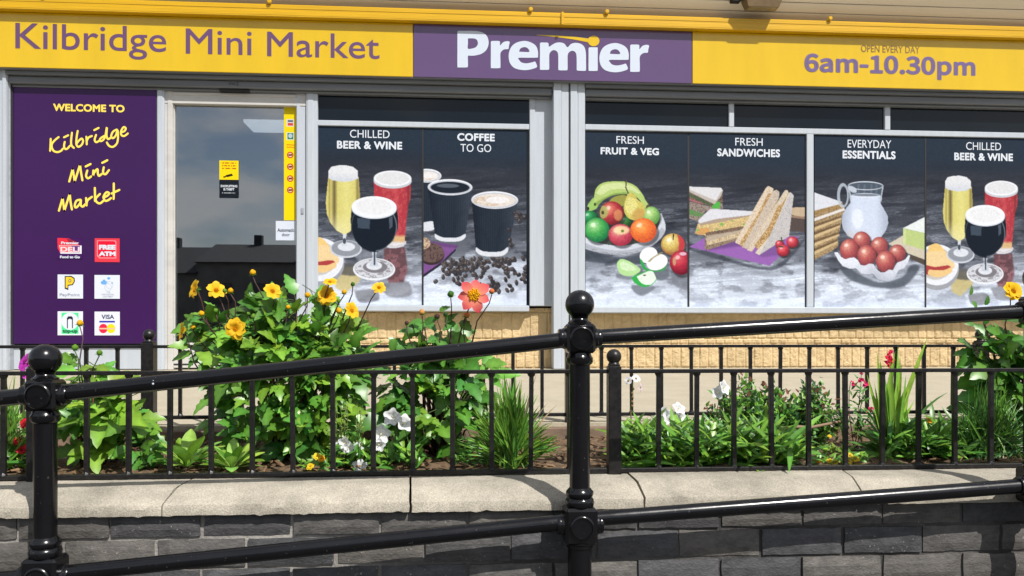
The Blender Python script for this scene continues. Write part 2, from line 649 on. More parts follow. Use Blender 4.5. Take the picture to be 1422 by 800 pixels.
def concrete(name, c1, c2, speck, bump=0.35, sp_scale=260):
    m = bpy.data.materials.new(name)
    m.use_nodes = True
    t = m.node_tree
    b = t.nodes["Principled BSDF"]
    b.inputs['Roughness'].default_value = 0.88
    tcn = t.nodes.new("ShaderNodeTexCoord")
    n1 = t.nodes.new("ShaderNodeTexNoise"); n1.inputs['Scale'].default_value = 5; n1.inputs['Detail'].default_value = 8
    n1.inputs['Roughness'].default_value = 0.7
    n2 = t.nodes.new("ShaderNodeTexNoise"); n2.inputs['Scale'].default_value = sp_scale; n2.inputs['Detail'].default_value = 3
    r1 = t.nodes.new("ShaderNodeValToRGB")
    r1.color_ramp.elements[0].position = 0.32; r1.color_ramp.elements[1].position = 0.68
    r1.color_ramp.elements[0].color = (*c1, 1); r1.color_ramp.elements[1].color = (*c2, 1)
    r2 = t.nodes.new("ShaderNodeValToRGB")
    r2.color_ramp.elements[0].position = 0.35; r2.color_ramp.elements[1].position = 0.66
    r2.color_ramp.elements[0].color = (1 - speck, 1 - speck, 1 - speck, 1)
    r2.color_ramp.elements[1].color = (1 + speck, 1 + speck, 1 + speck, 1)
    mu = t.nodes.new("ShaderNodeVectorMath"); mu.operation = 'MULTIPLY'
    for n in (n1, n2):
        t.links.new(tcn.outputs['Object'], n.inputs['Vector'])
    t.links.new(n1.outputs['Fac'], r1.inputs['Fac'])
    t.links.new(n2.outputs['Fac'], r2.inputs['Fac'])
    t.links.new(r1.outputs['Color'], mu.inputs[0])
    t.links.new(r2.outputs['Color'], mu.inputs[1])
    t.links.new(mu.outputs['Vector'], b.inputs['Base Color'])
    bp = t.nodes.new("ShaderNodeBump"); bp.inputs['Strength'].default_value = bump; bp.inputs['Distance'].default_value = 0.003
    t.links.new(n2.outputs['Fac'], bp.inputs['Height'])
    t.links.new(bp.outputs['Normal'], b.inputs['Normal'])
    return m

COPING = concrete("weathered coping concrete", lin((128, 122, 110)), lin((179, 171, 155)), 0.22, .5)
PAVE = concrete("buff paving", lin((162, 153, 132)), lin((176, 167, 146)), 0.09, 0.15, 120)
ASPH = concrete("grey lower pavement", (0.040, 0.040, 0.040), (0.062, 0.061, 0.060), 0.2)

def brick_mat():
    m = bpy.data.materials.new("blue black engineering brick")
    m.use_nodes = True
    t = m.node_tree
    b = t.nodes["Principled BSDF"]
    b.inputs['Roughness'].default_value = 0.62
    b.inputs['Specular IOR Level'].default_value = 0.35
    a = t.nodes.new("ShaderNodeAttribute"); a.attribute_name = "Col"
    tcn = t.nodes.new("ShaderNodeTexCoord")
    mpn = t.nodes.new("ShaderNodeMapping"); mpn.inputs['Scale'].default_value = (1, 1, 1.8)
    t.links.new(tcn.outputs['Object'], mpn.inputs['Vector'])
    n1 = t.nodes.new("ShaderNodeTexNoise"); n1.inputs['Scale'].default_value = 26; n1.inputs['Detail'].default_value = 8; n1.inputs['Roughness'].default_value = 0.7
    r1 = t.nodes.new("ShaderNodeValToRGB")
    r1.color_ramp.elements[0].position = 0.3; r1.color_ramp.elements[1].position = 0.75
    r1.color_ramp.elements[0].color = (.60, .59, .58, 1); r1.color_ramp.elements[1].color = (1.5, 1.46, 1.4, 1)
    mu = t.nodes.new("ShaderNodeVectorMath"); mu.operation = 'MULTIPLY'
    t.links.new(mpn.outputs['Vector'], n1.inputs['Vector'])
    t.links.new(n1.outputs['Fac'], r1.inputs['Fac'])
    t.links.new(a.outputs['Color'], mu.inputs[0]); t.links.new(r1.outputs['Color'], mu.inputs[1])
    # pale lime specks
    n2 = t.nodes.new("ShaderNodeTexNoise"); n2.inputs['Scale'].default_value = 150; n2.inputs['Detail'].default_value = 2
    r2 = t.nodes.new("ShaderNodeValToRGB")
    r2.color_ramp.elements[0].position = 0.69; r2.color_ramp.elements[1].position = 0.74
    n3 = t.nodes.new("ShaderNodeTexNoise"); n3.inputs['Scale'].default_value = 3.0
    r3 = t.nodes.new("ShaderNodeValToRGB")
    r3.color_ramp.elements[0].position = 0.45; r3.color_ramp.elements[1].position = 0.6
    for n in (n2, n3):
        t.links.new(tcn.outputs['Object'], n.inputs['Vector'])
    t.links.new(n2.outputs['Fac'], r2.inputs['Fac'])
    t.links.new(n3.outputs['Fac'], r3.inputs['Fac'])
    mm = t.nodes.new("ShaderNodeMath"); mm.operation = 'MULTIPLY'
    t.links.new(r2.outputs['Color'], mm.inputs[0]); t.links.new(r3.outputs['Color'], mm.inputs[1])
    mxn = t.nodes.new("ShaderNodeMix"); mxn.data_type = 'RGBA'
    mxn.inputs['B'].default_value = (0.34, 0.32, 0.28, 1)
    t.links.new(mm.outputs['Value'], mxn.inputs['Factor'])
    t.links.new(mu.outputs['Vector'], mxn.inputs['A'])
    t.links.new(mxn.outputs['Result'], b.inputs['Base Color'])
    n4 = t.nodes.new("ShaderNodeTexNoise"); n4.inputs['Scale'].default_value = 110; n4.inputs['Detail'].default_value = 7
    t.links.new(mpn.outputs['Vector'], n4.inputs['Vector'])
    bp = t.nodes.new("ShaderNodeBump"); bp.inputs['Strength'].default_value = 0.5; bp.inputs['Distance'].default_value = 0.004
    t.links.new(n4.outputs['Fac'], bp.inputs['Height'])
    t.links.new(bp.outputs['Normal'], b.inputs['Normal'])
    return m
BRICK = brick_mat()
def mortar_mat():
    m = mat("old mortar", (0.012, 0.012, 0.012), rough=0.95, scale=3.5, bump=0.8, bscale=120, col2=(0.13, 0.122, 0.112))
    t = m.node_tree
    b = t.nodes["Principled BSDF"]
    src = b.inputs['Base Color'].links[0].from_socket
    tcn = t.nodes.new("ShaderNodeTexCoord")
    sp = t.nodes.new("ShaderNodeSeparateXYZ")
    n = t.nodes.new("ShaderNodeTexNoise"); n.inputs['Scale'].default_value = 4.0
    t.links.new(tcn.outputs['Object'], sp.inputs['Vector']); t.links.new(tcn.outputs['Object'], n.inputs['Vector'])
    mr = t.nodes.new("ShaderNodeMapRange")            # newer, paler repointing towards the left end of the wall
    mr.inputs['From Min'].default_value = 0.25; mr.inputs['From Max'].default_value = -0.45
    ad = t.nodes.new("ShaderNodeMath"); ad.operation = 'MULTIPLY'
    t.links.new(sp.outputs['X'], mr.inputs['Value'])
    t.links.new(mr.outputs['Result'], ad.inputs[0]); t.links.new(n.outputs['Fac'], ad.inputs[1])
    mxn = t.nodes.new("ShaderNodeMix"); mxn.data_type = 'RGBA'
    mxn.inputs['B'].default_value = (0.50, 0.47, 0.42, 1)
    t.links.new(ad.outputs['Value'], mxn.inputs['Factor']); t.links.new(src, mxn.inputs['A'])
    t.links.new(mxn.outputs['Result'], b.inputs['Base Color'])
    return m
MORTAR = mortar_mat()

# ================================================================== THE SETTING
YF = 6.21           # front of the sign fascia
YW = 6.335          # front of the window frames
GZ = EYE - 0.272    # paving at the shop front
XL, XR = xat(-260, 6.3), xat(1700, 6.3)

# lower pavement where the photographer stands, reaching the horizon
g = MB()
g.add([(-500, -500, 0), (500, -500, 0), (500, 500, 0), (-500, 500, 0)], [(0, 1, 2, 3)])
struct(g.build("ground", ASPH))

# raised paving between the flower bed and the shop, falling slightly towards the bed
g = MB()
zb = EYE - 0.318
n = 24
for (ya, za, yb, zb_) in ((2.83, zb, 6.44, GZ),):
    xs = np.linspace(-14, 14, n)
    vs, fs = [], []
    for x in xs:
        vs += [(x, ya, za - 0.06), (x, ya, za), (x, yb, zb_), (x, 14, zb_)]
    for i in range(n - 1):
        for k in range(3):
            fs.append((i * 4 + k, i * 4 + k + 1, i * 4 + 4 + k + 1, i * 4 + 4 + k))
    g.add(vs, fs)
struct(g.build("shop_pavement", PAVE))
# thin open joints between the paving slabs
g = MB()
for yj in (3.15,):
    zj = zb + (GZ - zb) * (yj - 2.83) / (6.44 - 2.83)
    g.box(-9, 9, yj, yj + 0.007, zj - 0.002, zj + 0.0015)
struct(g.build("pavement_joints", mat("joint dirt", lin((140, 126, 108)), rough=0.95)))

# soil of the raised bed
nx, ny = 260, 40
xs, ys = np.linspace(-6, 6, nx), np.linspace(2.27, 2.835, ny)
gx, gy = np.meshgrid(xs, ys)
gz = EYE - 0.398 + (gy - 2.27) * 0.06 + (fbm(gx * 9, gy * 9, 3) - .5) * 0.035 + (fbm(gx * 45, gy * 45, 9) - .5) * 0.016
g = MB()
g.add(list(zip(gx.ravel(), gy.ravel(), gz.ravel())), [(j * nx + i, j * nx + i + 1, (j + 1) * nx + i + 1, (j + 1) * nx + i) for j in range(ny - 1) for i in range(nx - 1)])
o = g.build("soil_bed", SOIL, smooth=True)
struct(o)
def soil_z(y):
    return EYE - 0.398 + (y - 2.27) * 0.06
# loose bark chips and twigs on the soil
g = MB()
for _ in range(1900):
    x, y = random.uniform(-1.9, 2.1), random.uniform(2.29, 2.8)
    z = soil_z(y) + random.uniform(0.0, 0.012)
    l, wd = random.uniform(.006, .022), random.uniform(.002, .006)
    a, tl = random.uniform(0, 6.28), random.uniform(-.4, .4)
    d = Vector((math.cos(a), math.sin(a), tl)) * l
    s_ = Vector((-math.sin(a), math.cos(a), random.uniform(-.5, .5))) * wd
    p = Vector((x, y, z))
    k = random.uniform(.5, 1.4)
    c = (0.16 * k, 0.095 * k, 0.05 * k)
    g.add([p - d - s_, p + d - s_, p + d + s_, p - d + s_, p + Vector((0, 0, wd))], [(0, 1, 4), (1, 2, 4), (2, 3, 4), (3, 0, 4)], c)
struct(g.build("bark_mulch", STEM, attr=True), 'stuff')

# ------------------------------------------------------------------ brick retaining wall with its coping
gw = thing("garden_wall", "low dark brick retaining wall capped with pale weathered concrete coping", "wall", (0, 2.1, 0))
YB = 2.055
PITCH, LEN = 0.0776, 0.224
z0 = zat(739.5, YB, 711)        # a bed joint seen in the photo
xj = xat(1058.5, YB)            # a perpend in the course under it
bw, mo = MB(), MB()
nrow = 0
row = -1
top_z = EYE - 0.452
brick_cols = [(0.078, 0.077, 0.078), (0.100, 0.097, 0.094), (0.064, 0.065, 0.069), (0.122, 0.116, 0.108), (0.080, 0.081, 0.087), (0.108, 0.102, 0.096), (0.070, 0.070, 0.073)]
for row in range(-1, 14):
    zt = z0 - row * PITCH - 0.0045
    zb2 = zt - (PITCH - 0.009)
    zt = min(zt, top_z - 0.002)
    if zb2 < -0.02:
        break
    off = 0 if row % 2 == 0 else LEN / 2
    for k in range(-14, 15):
        xa = xj + off + k * LEN + 0.004 + random.uniform(-.002, .002)
        xb = xa + LEN - 0.008 + random.uniform(-.002, .001)
        if xb < -2.6 or xa > 2.9:
            continue
        yf = YB + random.uniform(-.0025, .0035)
        c = random.choice(brick_cols)
        # a front face with a slightly chipped outline
        nxs, nzs = 9, 4
        vs = []
        for iz in range(nzs):
            for ix in range(nxs):
                u, v_ = ix / (nxs - 1), iz / (nzs - 1)
                ed = (ix in (0, nxs - 1)) or (iz in (0, nzs - 1))
                vs.append((xa + (xb - xa) * u + (random.uniform(-.0016, .0016) if ed else 0),
                           yf + (0.004 if ed else random.uniform(-.0008, .0008)),
                           zb2 + (zt - zb2) * v_ + (random.uniform(-.0018, .0018) if ed else 0)))
        fs = [(iz * nxs + ix, iz * nxs + ix + 1, (iz + 1) * nxs + ix + 1, (iz + 1) * nxs + ix) for iz in range(nzs - 1) for ix in range(nxs - 1)]
        b0 = len(vs)
        rim = [i for i in range(nxs)] + [iz * nxs + nxs - 1 for iz in range(1, nzs)] + [(nzs - 1) * nxs + ix for ix in range(nxs - 2, -1, -1)] + [iz * nxs for iz in range(nzs - 2, 0, -1)]
        for i in rim:
            vs.append((vs[i][0], yf + 0.05, vs[i][2]))
        m_ = len(rim)
        fs += [(rim[i], rim[(i + 1) % m_], b0 + (i + 1) % m_, b0 + i) for i in range(m_)]
        bw.add(vs, fs, c)
bw.build("brickwork", BRICK, gw, attr=True)
mo.box(-2.7, 3.0, YB + 0.0095, YB + 0.16, -0.02, top_z - 0.001)
mo.build("mortar_bed", MORTAR, gw)

# coping stones: flat back, sloping front, small nose
prof = [(2.315, .402), (2.30, .394), (2.145, .397), (2.125, .401), (2.052, .4225), (2.043, .4275), (2.039, .437), (2.038, .4525), (2.062, .4525), (2.30, .46)]
cut_f = [-500, -130, 225, 570, 895, 1198, 1500, 1820]
cut_b = [-420, -75, 274, 570, 868, 1168, 1450, 1750]
for i in range(len(cut_f) - 1):
    g = MB()
    ns_ = 44
    vs, fs = [], []
    np_ = len(prof)
    fa, fb = xat(cut_f[i], 2.04) + 0.003, xat(cut_f[i + 1], 2.04) - 0.003
    ba, bb = xat(cut_b[i], 2.27) + 0.003, xat(cut_b[i + 1], 2.27) - 0.003
    dz = random.uniform(-.0015, .0015)
    for s_ in range(ns_ + 1):
        u = s_ / ns_
        for k, (y, h) in enumerate(prof):
            q = min(1, max(0, (y - 2.04) / .23))
            xa, xb = fa + (ba - fa) * q, fb + (bb - fb) * q
            x = xa + (xb - xa) * u
            if s_ in (0, ns_):
                x += random.uniform(-.0022, .0022)
            chip = (0.0035 if random.random() < .12 else 0.0008) if k in (5, 6, 7) else 0.0007
            vs.append((x, y + random.uniform(0, chip), EYE - h + dz + random.uniform(-chip, chip) * (0.8 if k != 7 else 1)))
    for s_ in range(ns_):
        for k in range(np_):
            k2 = (k + 1) % np_
            fs.append((s_ * np_ + k, s_ * np_ + k2, (s_ + 1) * np_ + k2, (s_ + 1) * np_ + k))
    fs.append(tuple(range(np_))); fs.append(tuple(range(ns_ * np_, (ns_ + 1) * np_)))
    g.add(vs, fs)
    autosmooth(g.build("coping_stone", COPING, gw), 25)

# ------------------------------------------------------------------ the shop
shop = thing("shop_building", "single storey shop front with silver frames, tan soffit and buff stone base", "building", (0, 6.5, GZ))

# buff split-face stone base under the windows
x0, x1 = xat(424, 6.43), XR
zt, zb3 = zat(428, 6.43), GZ - 0.03
st_ = 0.0105
nx, nz = int((x1 - x0) / st_), int((zt - zb3) / st_)
gx, gz = np.meshgrid(np.linspace(x0, x1, nx), np.linspace(zb3, zt, nz))
courses = [zat(512, 6.43), zat(478.5, 6.43), zat(470.5, 6.43), zat(434, 6.43)]
cidx = np.digitize(gz, courses)
jog = fbm(gx * 3, gz * 0 + cidx * 7.3, 5) * 0.03
cw = 0.0765
colf = (gx + jog + (cidx * 0.021)) / cw
ci = np.floor(colf).astype(int)
fr = np.abs(colf - ci - .5) * 2
hsh = ((ci * 7919 + cidx * 104729) % 97) / 97.0
disp = 0.006 + hsh * 0.006 + (fbm(gx * 26, gz * 22, 11) - .5) * 0.016 + (fbm(gx * 90, gz * 90, 4) - .5) * 0.008
disp = np.where(fr > 0.87, 0.000 + disp * .25, disp)
for c in courses:
    disp = np.where(np.abs(gz - c) < st_ * .62, -0.001, disp)
Yp = 6.43 - disp
g = MB()
g.add(list(zip(gx.ravel(), Yp.ravel(), gz.ravel())), [(j * nx + i, j * nx + i + 1, (j + 1) * nx + i + 1, (j + 1) * nx + i) for j in range(nz - 1) for i in range(nx - 1)])
g.build("stone_base", STONE, shop)

def fbox(mb, p0, p1, yt, yb, Yf, dep, bev=0.004, ref=None):
    """A box on the shop front between photo columns p0..p1 and rows yt..yb (rows read at column ref)."""
    ref = (p0 + p1) / 2 if ref is None else ref
    mb.box(xat(p0, Yf), xat(p1, Yf), Yf, Yf + dep, zat(yb, Yf, ref), zat(yt, Yf, ref), bev)

# upright frames and pillars
ZTOP = zat(108, YW)            # under the fascia
def upright(name, p0, p1, Yf, m, zt=None, zb=None, ribs=(), dep=0.12):
    g = MB()
    zt = ZTOP if zt is None else zt
    zb = GZ if zb is None else zb
    g.box(xat(p0, Yf), xat(p1, Yf), Yf, Yf + dep, zb, zt, .004)
    for (a, b_, pr) in ribs:
        g.box(xat(a, Yf), xat(b_, Yf), Yf - pr, Yf + 0.01, zb, zt - 0.001, .003)
    return g.build(name, m, shop)
upright("pillar", -60, 9.5, 6.27, FRAME, ribs=((4, 9, .012),))
upright("shutter_guide", 10, 13.5, 6.30, FRAME2)
upright("pillar", 768, 812.5, 6.27, FRAME, ribs=((768.5, 779.5, .012), (779.5, 789.5, .006), (792, 801.5, .010), (802.5, 812, .004)))
g = MB()
g.box(xat(790.2, 6.263), xat(791.4, 6.263), 6.263, 6.28, GZ, ZTOP)
g.build("pillar_joint", BLACKGAP, shop)
upright("door_frame", 217.5, 228, 6.33, FRAME, ribs=((219, 226, .006),))
upright("door_frame", 228, 240, 6.35, CREAM, ribs=((233, 239.5, .008),))
upright("door_frame", 411, 425, 6.35, FRAME, ribs=((412, 417, .006),))
upright("pillar", 425, 441, 6.33, FRAME, ribs=((427, 435, .004),))
upright("pillar", 735, 767.5, 6.36, FRAME, zb=zat(425, 6.36, 750), ribs=((735.5, 743, .010),))
g = MB()
fbox(g, 228, 425, 127, 145.5, 6.345, 0.1, .004)
fbox(g, 240, 411, 129.5, 133, 6.338, 0.02, .002)
g.build("door_header", CREAM, shop)
g = MB()
fbox(g, 304, 346, 123.5, 127, 6.30, 0.08, .004)
g.build("door_sensor", BLACKGAP, shop)

# shutter housing under the fascia
g = MB()
zf = zat(110.5, YF)
g.box(XL, XR, YF + 0.008, 6.50, zf - 0.005, zf + 0.35)
g.build("fascia_box", SHUT, shop)
g = MB()
zs1 = zf - 0.005
for (pa, pb) in ((8, 768), (812, 1660)):
    g.box(xat(pa, 6.27) + .004, xat(pb, 6.27) - .004, 6.250, 6.47, zs1 - 0.028, zs1 - 0.002, .003)
    g.box(xat(pa, 6.27) + .006, xat(pb, 6.27) - .006, 6.285, 6.47, zs1 - 0.086, zs1 - 0.030, .006)
    g.box(xat(pa, 6.27) + .01, xat(pb, 6.27) - .01, 6.315, 6.47, zs1 - 0.105, zs1 - 0.088, .004)
g.build("shutter_housing", SHUT, shop)
# pen mark left on the housing
g = MB()
for (cx, cy) in ((319.5, 116), (324.5, 116.3)):
    stroke(g, [(cx + 1.8 * math.cos(a), cy + 1.3 * math.sin(a)) for a in np.linspace(0, 6.28, 9)], .7, 6.2845)
stroke(g, [(328, 114.8), (331, 114.6), (329.5, 116.5), (331, 118), (328, 118.4)], .7, 6.2845)
g.build("pen_mark", BLACKGAP, shop)

# window bands
def window(name, p0, p1, ybar, mull, ybot=424):
    ref = (p0 + p1) / 2
    g = MB()
    fbox(g, p0, p1, ybar - 4.0, ybar + 3.6, YW + .012, .06, .004, ref)            # transom bar
    wf = g.build(name, FRAME, shop)
    g = MB()
    fbox(g, p0, p1, ybot, ybot + 8.5, YW - .020, .15, .006, ref)
    g.build("window_sill", FRAME, wf)
    for (a, b_, full) in mull:
        g = MB()
        if full == 'up':
            fbox(g, a, b_, 100, ybar - 4.1, YW + .010, .05, .003, ref)
        else:
            fbox(g, a, b_, ybar + 3.7, ybot - .2, YW + .010, .05, .003, ref)
        g.build("mullion", FRAME, wf)
    g = MB()
    fbox(g, p0, p1, 100, ybot + 2, YW + .032, .01, 0, ref)
    g.build("window_pane", TRANSOM, wf)
    return wf
window("window_frame", 441, 735, 173.4, ())
window("window_frame", 812.5, 1660, 184.6, ((1012.5, 1019.5, 'up'), (1229, 1236.5, 'up'), (1442, 1449, 'up'), (1120.5, 1130, 'dn'), (1428, 1440, 'dn')), 427)

# white panels under the purple panel and behind it
g = MB()
fbox(g, 13, 217.5, 479, 513, 6.36, .08, .004)
g.build("base_panel", FRAME, shop)

# sliding door
door = MB()
fbox(door, 240, 411, 476, 511, 6.372, .05, .005)
fbox(door, 240, 242.5, 145.5, 476, 6.372, .05, .003)
d = door.build("door", CREAM, shop)
d['label'] = "glass sliding door with white bottom rail"
g = MB()
fbox(g, 242.3, 411.5, 145.5, 477, 6.39, .008, 0)
g.build("door_glass", GLASS, d)
g = MB()
fbox(g, 232, 268, 505, 507, 6.369, .004, 0)
g.build("threshold_seal", BLACKGAP, d)
g = MB()
fbox(g, 418, 421.5, 288.5, 297, 6.343, .006, .002)
g.build("lock", FRAME2, shop)
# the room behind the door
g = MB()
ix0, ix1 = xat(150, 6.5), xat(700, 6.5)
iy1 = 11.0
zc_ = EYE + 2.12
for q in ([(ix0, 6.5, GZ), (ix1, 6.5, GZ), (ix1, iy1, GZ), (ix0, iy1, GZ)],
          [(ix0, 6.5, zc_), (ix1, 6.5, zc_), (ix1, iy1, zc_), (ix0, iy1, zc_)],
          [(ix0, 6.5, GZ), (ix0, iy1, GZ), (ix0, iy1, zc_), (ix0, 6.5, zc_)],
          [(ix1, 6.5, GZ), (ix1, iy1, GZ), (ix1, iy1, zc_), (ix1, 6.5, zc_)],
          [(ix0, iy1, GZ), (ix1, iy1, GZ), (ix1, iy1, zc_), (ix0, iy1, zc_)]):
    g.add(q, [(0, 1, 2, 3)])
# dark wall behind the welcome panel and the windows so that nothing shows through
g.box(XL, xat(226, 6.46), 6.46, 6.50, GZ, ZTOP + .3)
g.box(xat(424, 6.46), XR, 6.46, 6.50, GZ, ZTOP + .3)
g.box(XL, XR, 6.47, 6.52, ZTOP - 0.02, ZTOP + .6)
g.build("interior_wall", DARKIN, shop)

# yellow trim along the top of the fascia, with its clips
zt_top, zt_bot = zat(14.5, YF - .07), zat(31.5, YF - .07)
g = MB()
h = zt_top - zt_bot
g.box(XL, XR, YF - .055, YF + .05, zt_bot, zt_top, .004)
g.box(XL, XR, YF - .058, YF - .053, zt_bot + h * .62, zt_top - .006, .004)
g.box(XL, XR, YF - .0565, YF - .053, zt_bot + h * .12, zt_bot + h * .45, .004)
tr = g.build("sign_trim", YTRIM, shop)
g = MB()
g.box(xat(779.5, YF - .07), xat(783, YF - .07), YF - .069, YF - .05, zt_bot - .003, zt_top + .003, .002)
g.build("trim_joiner", YTRIM, tr)
for px in (374, 737, 843, 1153, 60, 1460):
    g = MB()
    x = xat(px, YF - .07)
    g.lathe((x, YF - .08, zt_top + .012), [(.012, 0), (.017, .004), (.017, .016), (.010, .020)], 12, 'y')
    g.box(x - .022, x, YF - .07, YF - .05, zt_top - .002, zt_top + .010, .002)
    g.build("trim_clip", YTRIM, tr)

# raking tan soffit boards above the trim
g = MB()
slope = 0.84
yy, zz = YF + .03, zt_top + 0.030
for k in range(4):
    wdt = 0.058 if k else 0.046
    a = (yy, zz); b_ = (yy - wdt, zz + wdt * slope)
    vs = [(XL, *a), (XR, *a), (XR, *b_), (XL, *b_), (XL, a[0] + .02, a[1] + .03), (XR, a[0] + .02, a[1] + .03), (XR, b_[0] + .02, b_[1] + .03), (XL, b_[0] + .02, b_[1] + .03)]
    g.add(vs, [(0, 1, 2, 3), (4, 5, 6, 7), (0, 1, 5, 4), (3, 2, 6, 7), (0, 3, 7, 4), (1, 2, 6, 5)])
    yy, zz = b_[0] - .004, b_[1] + .006
g.build("soffit", TAN, shop)
yy0, zz0 = yy, zz
g = MB()
g.box(XL, XR, yy0 - .01, 9.5, zz0 + 0.02, zz0 + 0.10)
g.box(XL, XR, YF + .052, 6.34, zt_bot, zz0 + .03)
g.build("roof", FRAME2, shop)

# ------------------------------------------------------------------ fascia signs
zs_t, zs_b = zt_bot - 0.001, zat(110, YF)
def sign_panel(root, p0, p1, m, bright=None):
    g = MB()
    g.box(xat(p0, YF), xat(p1, YF), YF, YF + 0.03, zs_b, zs_t, .003)
    return g.build("panel", m, root)
sg = thing("shop_sign", "yellow fascia sign lettered Kilbridge Mini Market, left of the purple sign", "sign", (xat(290, YF), YF, zs_b))
sign_panel(sg, -240, 573.3, YEL)
g = MB()
letters(g, "Kilbridge", 21.5, 231, 32, 67, YF, bold=0.006, dz=.001)
g.build("lettering", PURT, sg)
g = MB()
letters(g, "Mini", 258, 349.5, 39.5, 74.5, YF, bold=0.006, dz=.001)
g.build("lettering", PURT, sg)
g = MB()
letters(g, "Market", 371, 527, 44, 78, YF, bold=0.006, dz=.001)
g.build("lettering", PURT, sg)

sg = thing("shop_sign", "purple fascia sign with white lettering Premier and a yellow swoosh", "sign", (xat(770, YF), YF, zs_b))
sign_panel(sg, 574, 961, PUR)
def outline_letters(splines, scale, ox, oy, Y, dz):
    """Letters given as closed outlines (photo rows/columns times scale), filled with their holes."""
    c = bpy.data.curves.new("outline", 'CURVE')
    c.dimensions = '2D'
    c.fill_mode = 'BOTH'
    for pts in splines:
        q = spline(pts + [pts[0]], 4)[:-1]
        sp = c.splines.new('POLY')
        sp.points.add(len(q) - 1)
        for p_, v in zip(sp.points, q):
            X, Z = at(ox + v[0] / scale, oy + v[1] / scale, Y)
            p_.co = (X, Z, 0, 1)
        sp.use_cyclic_u = True
    o = bpy.data.objects.new("outline", c)
    COL.objects.link(o)
    dg = bpy.context.evaluated_depsgraph_get(); dg.update()
    me = bpy.data.meshes.new_from_object(o.evaluated_get(dg))
    vs = [(p_.co.x, Y - dz, p_.co.y) for p_ in me.vertices]
    fs = [tuple(q.vertices) for q in me.polygons]
    bpy.data.objects.remove(o); bpy.data.curves.remove(c); bpy.data.meshes.remove(me)
    return vs, fs
L_P = [[(72, 212), (72, 325), (72, 436), (77, 444), (106, 445), (134, 444), (141, 437), (141, 402), (142, 369), (160, 368), (190, 366), (230, 355), (262, 330), (277, 290), (272, 250), (250, 222), (215, 208), (170, 204), (120, 204), (79, 204)],
       [(141, 254), (141, 288), (141, 321), (170, 320), (195, 310), (207, 288), (200, 264), (180, 254)]]
L_r = [[(292, 278), (292, 360), (292, 441), (297, 449), (323, 450), (349, 449), (355, 442), (355, 395), (355, 352), (368, 333), (385, 325), (407, 323), (411, 302), (416, 281), (412, 274), (395, 272), (372, 280), (353, 300), (352, 278), (346, 271), (322, 270), (298, 271)]]
L_e = [[(602, 372), (602, 340), (590, 305), (560, 282), (515, 270), (465, 280), (430, 305), (412, 345), (410, 385), (420, 420), (445, 447), (485, 460), (530, 462), (575, 452), (596, 440), (590, 418), (582, 406), (560, 412), (525, 418), (495, 412), (480, 398), (475, 382), (535, 381), (596, 380)],
       [(478, 341), (485, 322), (505, 312), (525, 313), (540, 325), (545, 342), (512, 343)]]
L_m = [[(615, 288), (615, 370), (615, 452), (620, 460), (644, 461), (669, 460), (676, 452), (676, 405), (677, 358), (690, 338), (705, 331), (722, 336), (734, 354), (736, 405), (736, 455), (742, 463), (766, 464), (791, 463), (797, 455), (797, 410), (798, 362), (810, 342), (828, 335), (845, 342), (855, 362), (857, 410), (857, 457), (862, 465), (886, 467), (911, 467), (918, 460), (918, 405), (917, 350), (908, 312), (885, 290), (850, 283), (820, 290), (796, 312), (775, 288), (745, 280), (712, 286), (676, 308), (672, 290), (665, 282), (643, 281), (622, 281)]]
L_i = [[(935, 320), (935, 390), (935, 460), (940, 467), (964, 468), (989, 467), (995, 460), (995, 390), (995, 320), (990, 313), (965, 312), (940, 313)]]
sh = lambda S_, dx, dy: [[(x + dx, y + dy) for x, y in q] for q in S_]
g = MB()
for S_ in (L_P, L_r, L_e, L_m, L_i, sh(L_e, 597, 14), sh(L_r, 917, 24)):
    g.add(*outline_letters(S_, 4.74, 620, 0, YF, .002))
g.build("lettering", mat("logo white", lin((196, 205, 218)), rough=.35), sg)
g = MB()
top = spline([(745, 48.6), (770, 49.2), (795, 51), (815, 53.5), (824, 55)], 6)
bot = spline([(745, 49.2), (770, 51.4), (795, 54.8), (812, 58), (822, 60)], 6)
vs = []
for p in top + bot:
    X, Z = at(p[0], p[1], YF); vs.append((X, YF - .0022, Z))
k = len(top)
g.add(vs, [(i, i + 1, k + i + 1, k + i) for i in range(k - 1)])
ring = []
for t in range(28):
    X, Z = at(824.3 + 8 * math.cos(t * math.pi / 14), 57 + 7.4 * math.sin(t * math.pi / 14), YF); ring.append((X, YF - .0026, Z))
g.add(ring, [tuple(range(28))])
g.build("swoosh", YEL, sg)

sg = thing("shop_sign", "yellow fascia sign with opening hours 6am-10.30pm, right of the purple sign", "sign", (xat(1240, YF), YF, zs_b))
sign_panel(sg, 961.7, 1660, YEL)
g = MB()
letters(g, "6am-10.30pm", 1117, 1354.5, 74.5, 99.5, YF, bold=0.05, fkey='cjk', dz=.001, spacing=1.0)
g.build("lettering", PURT2, sg)
g = MB()
letters(g, "OPEN EVERY DAY", 1195.5, 1277, 62.5, 72.2, YF, bold=.012, dz=.001)
g.build("small_lettering", BROWNT, sg)

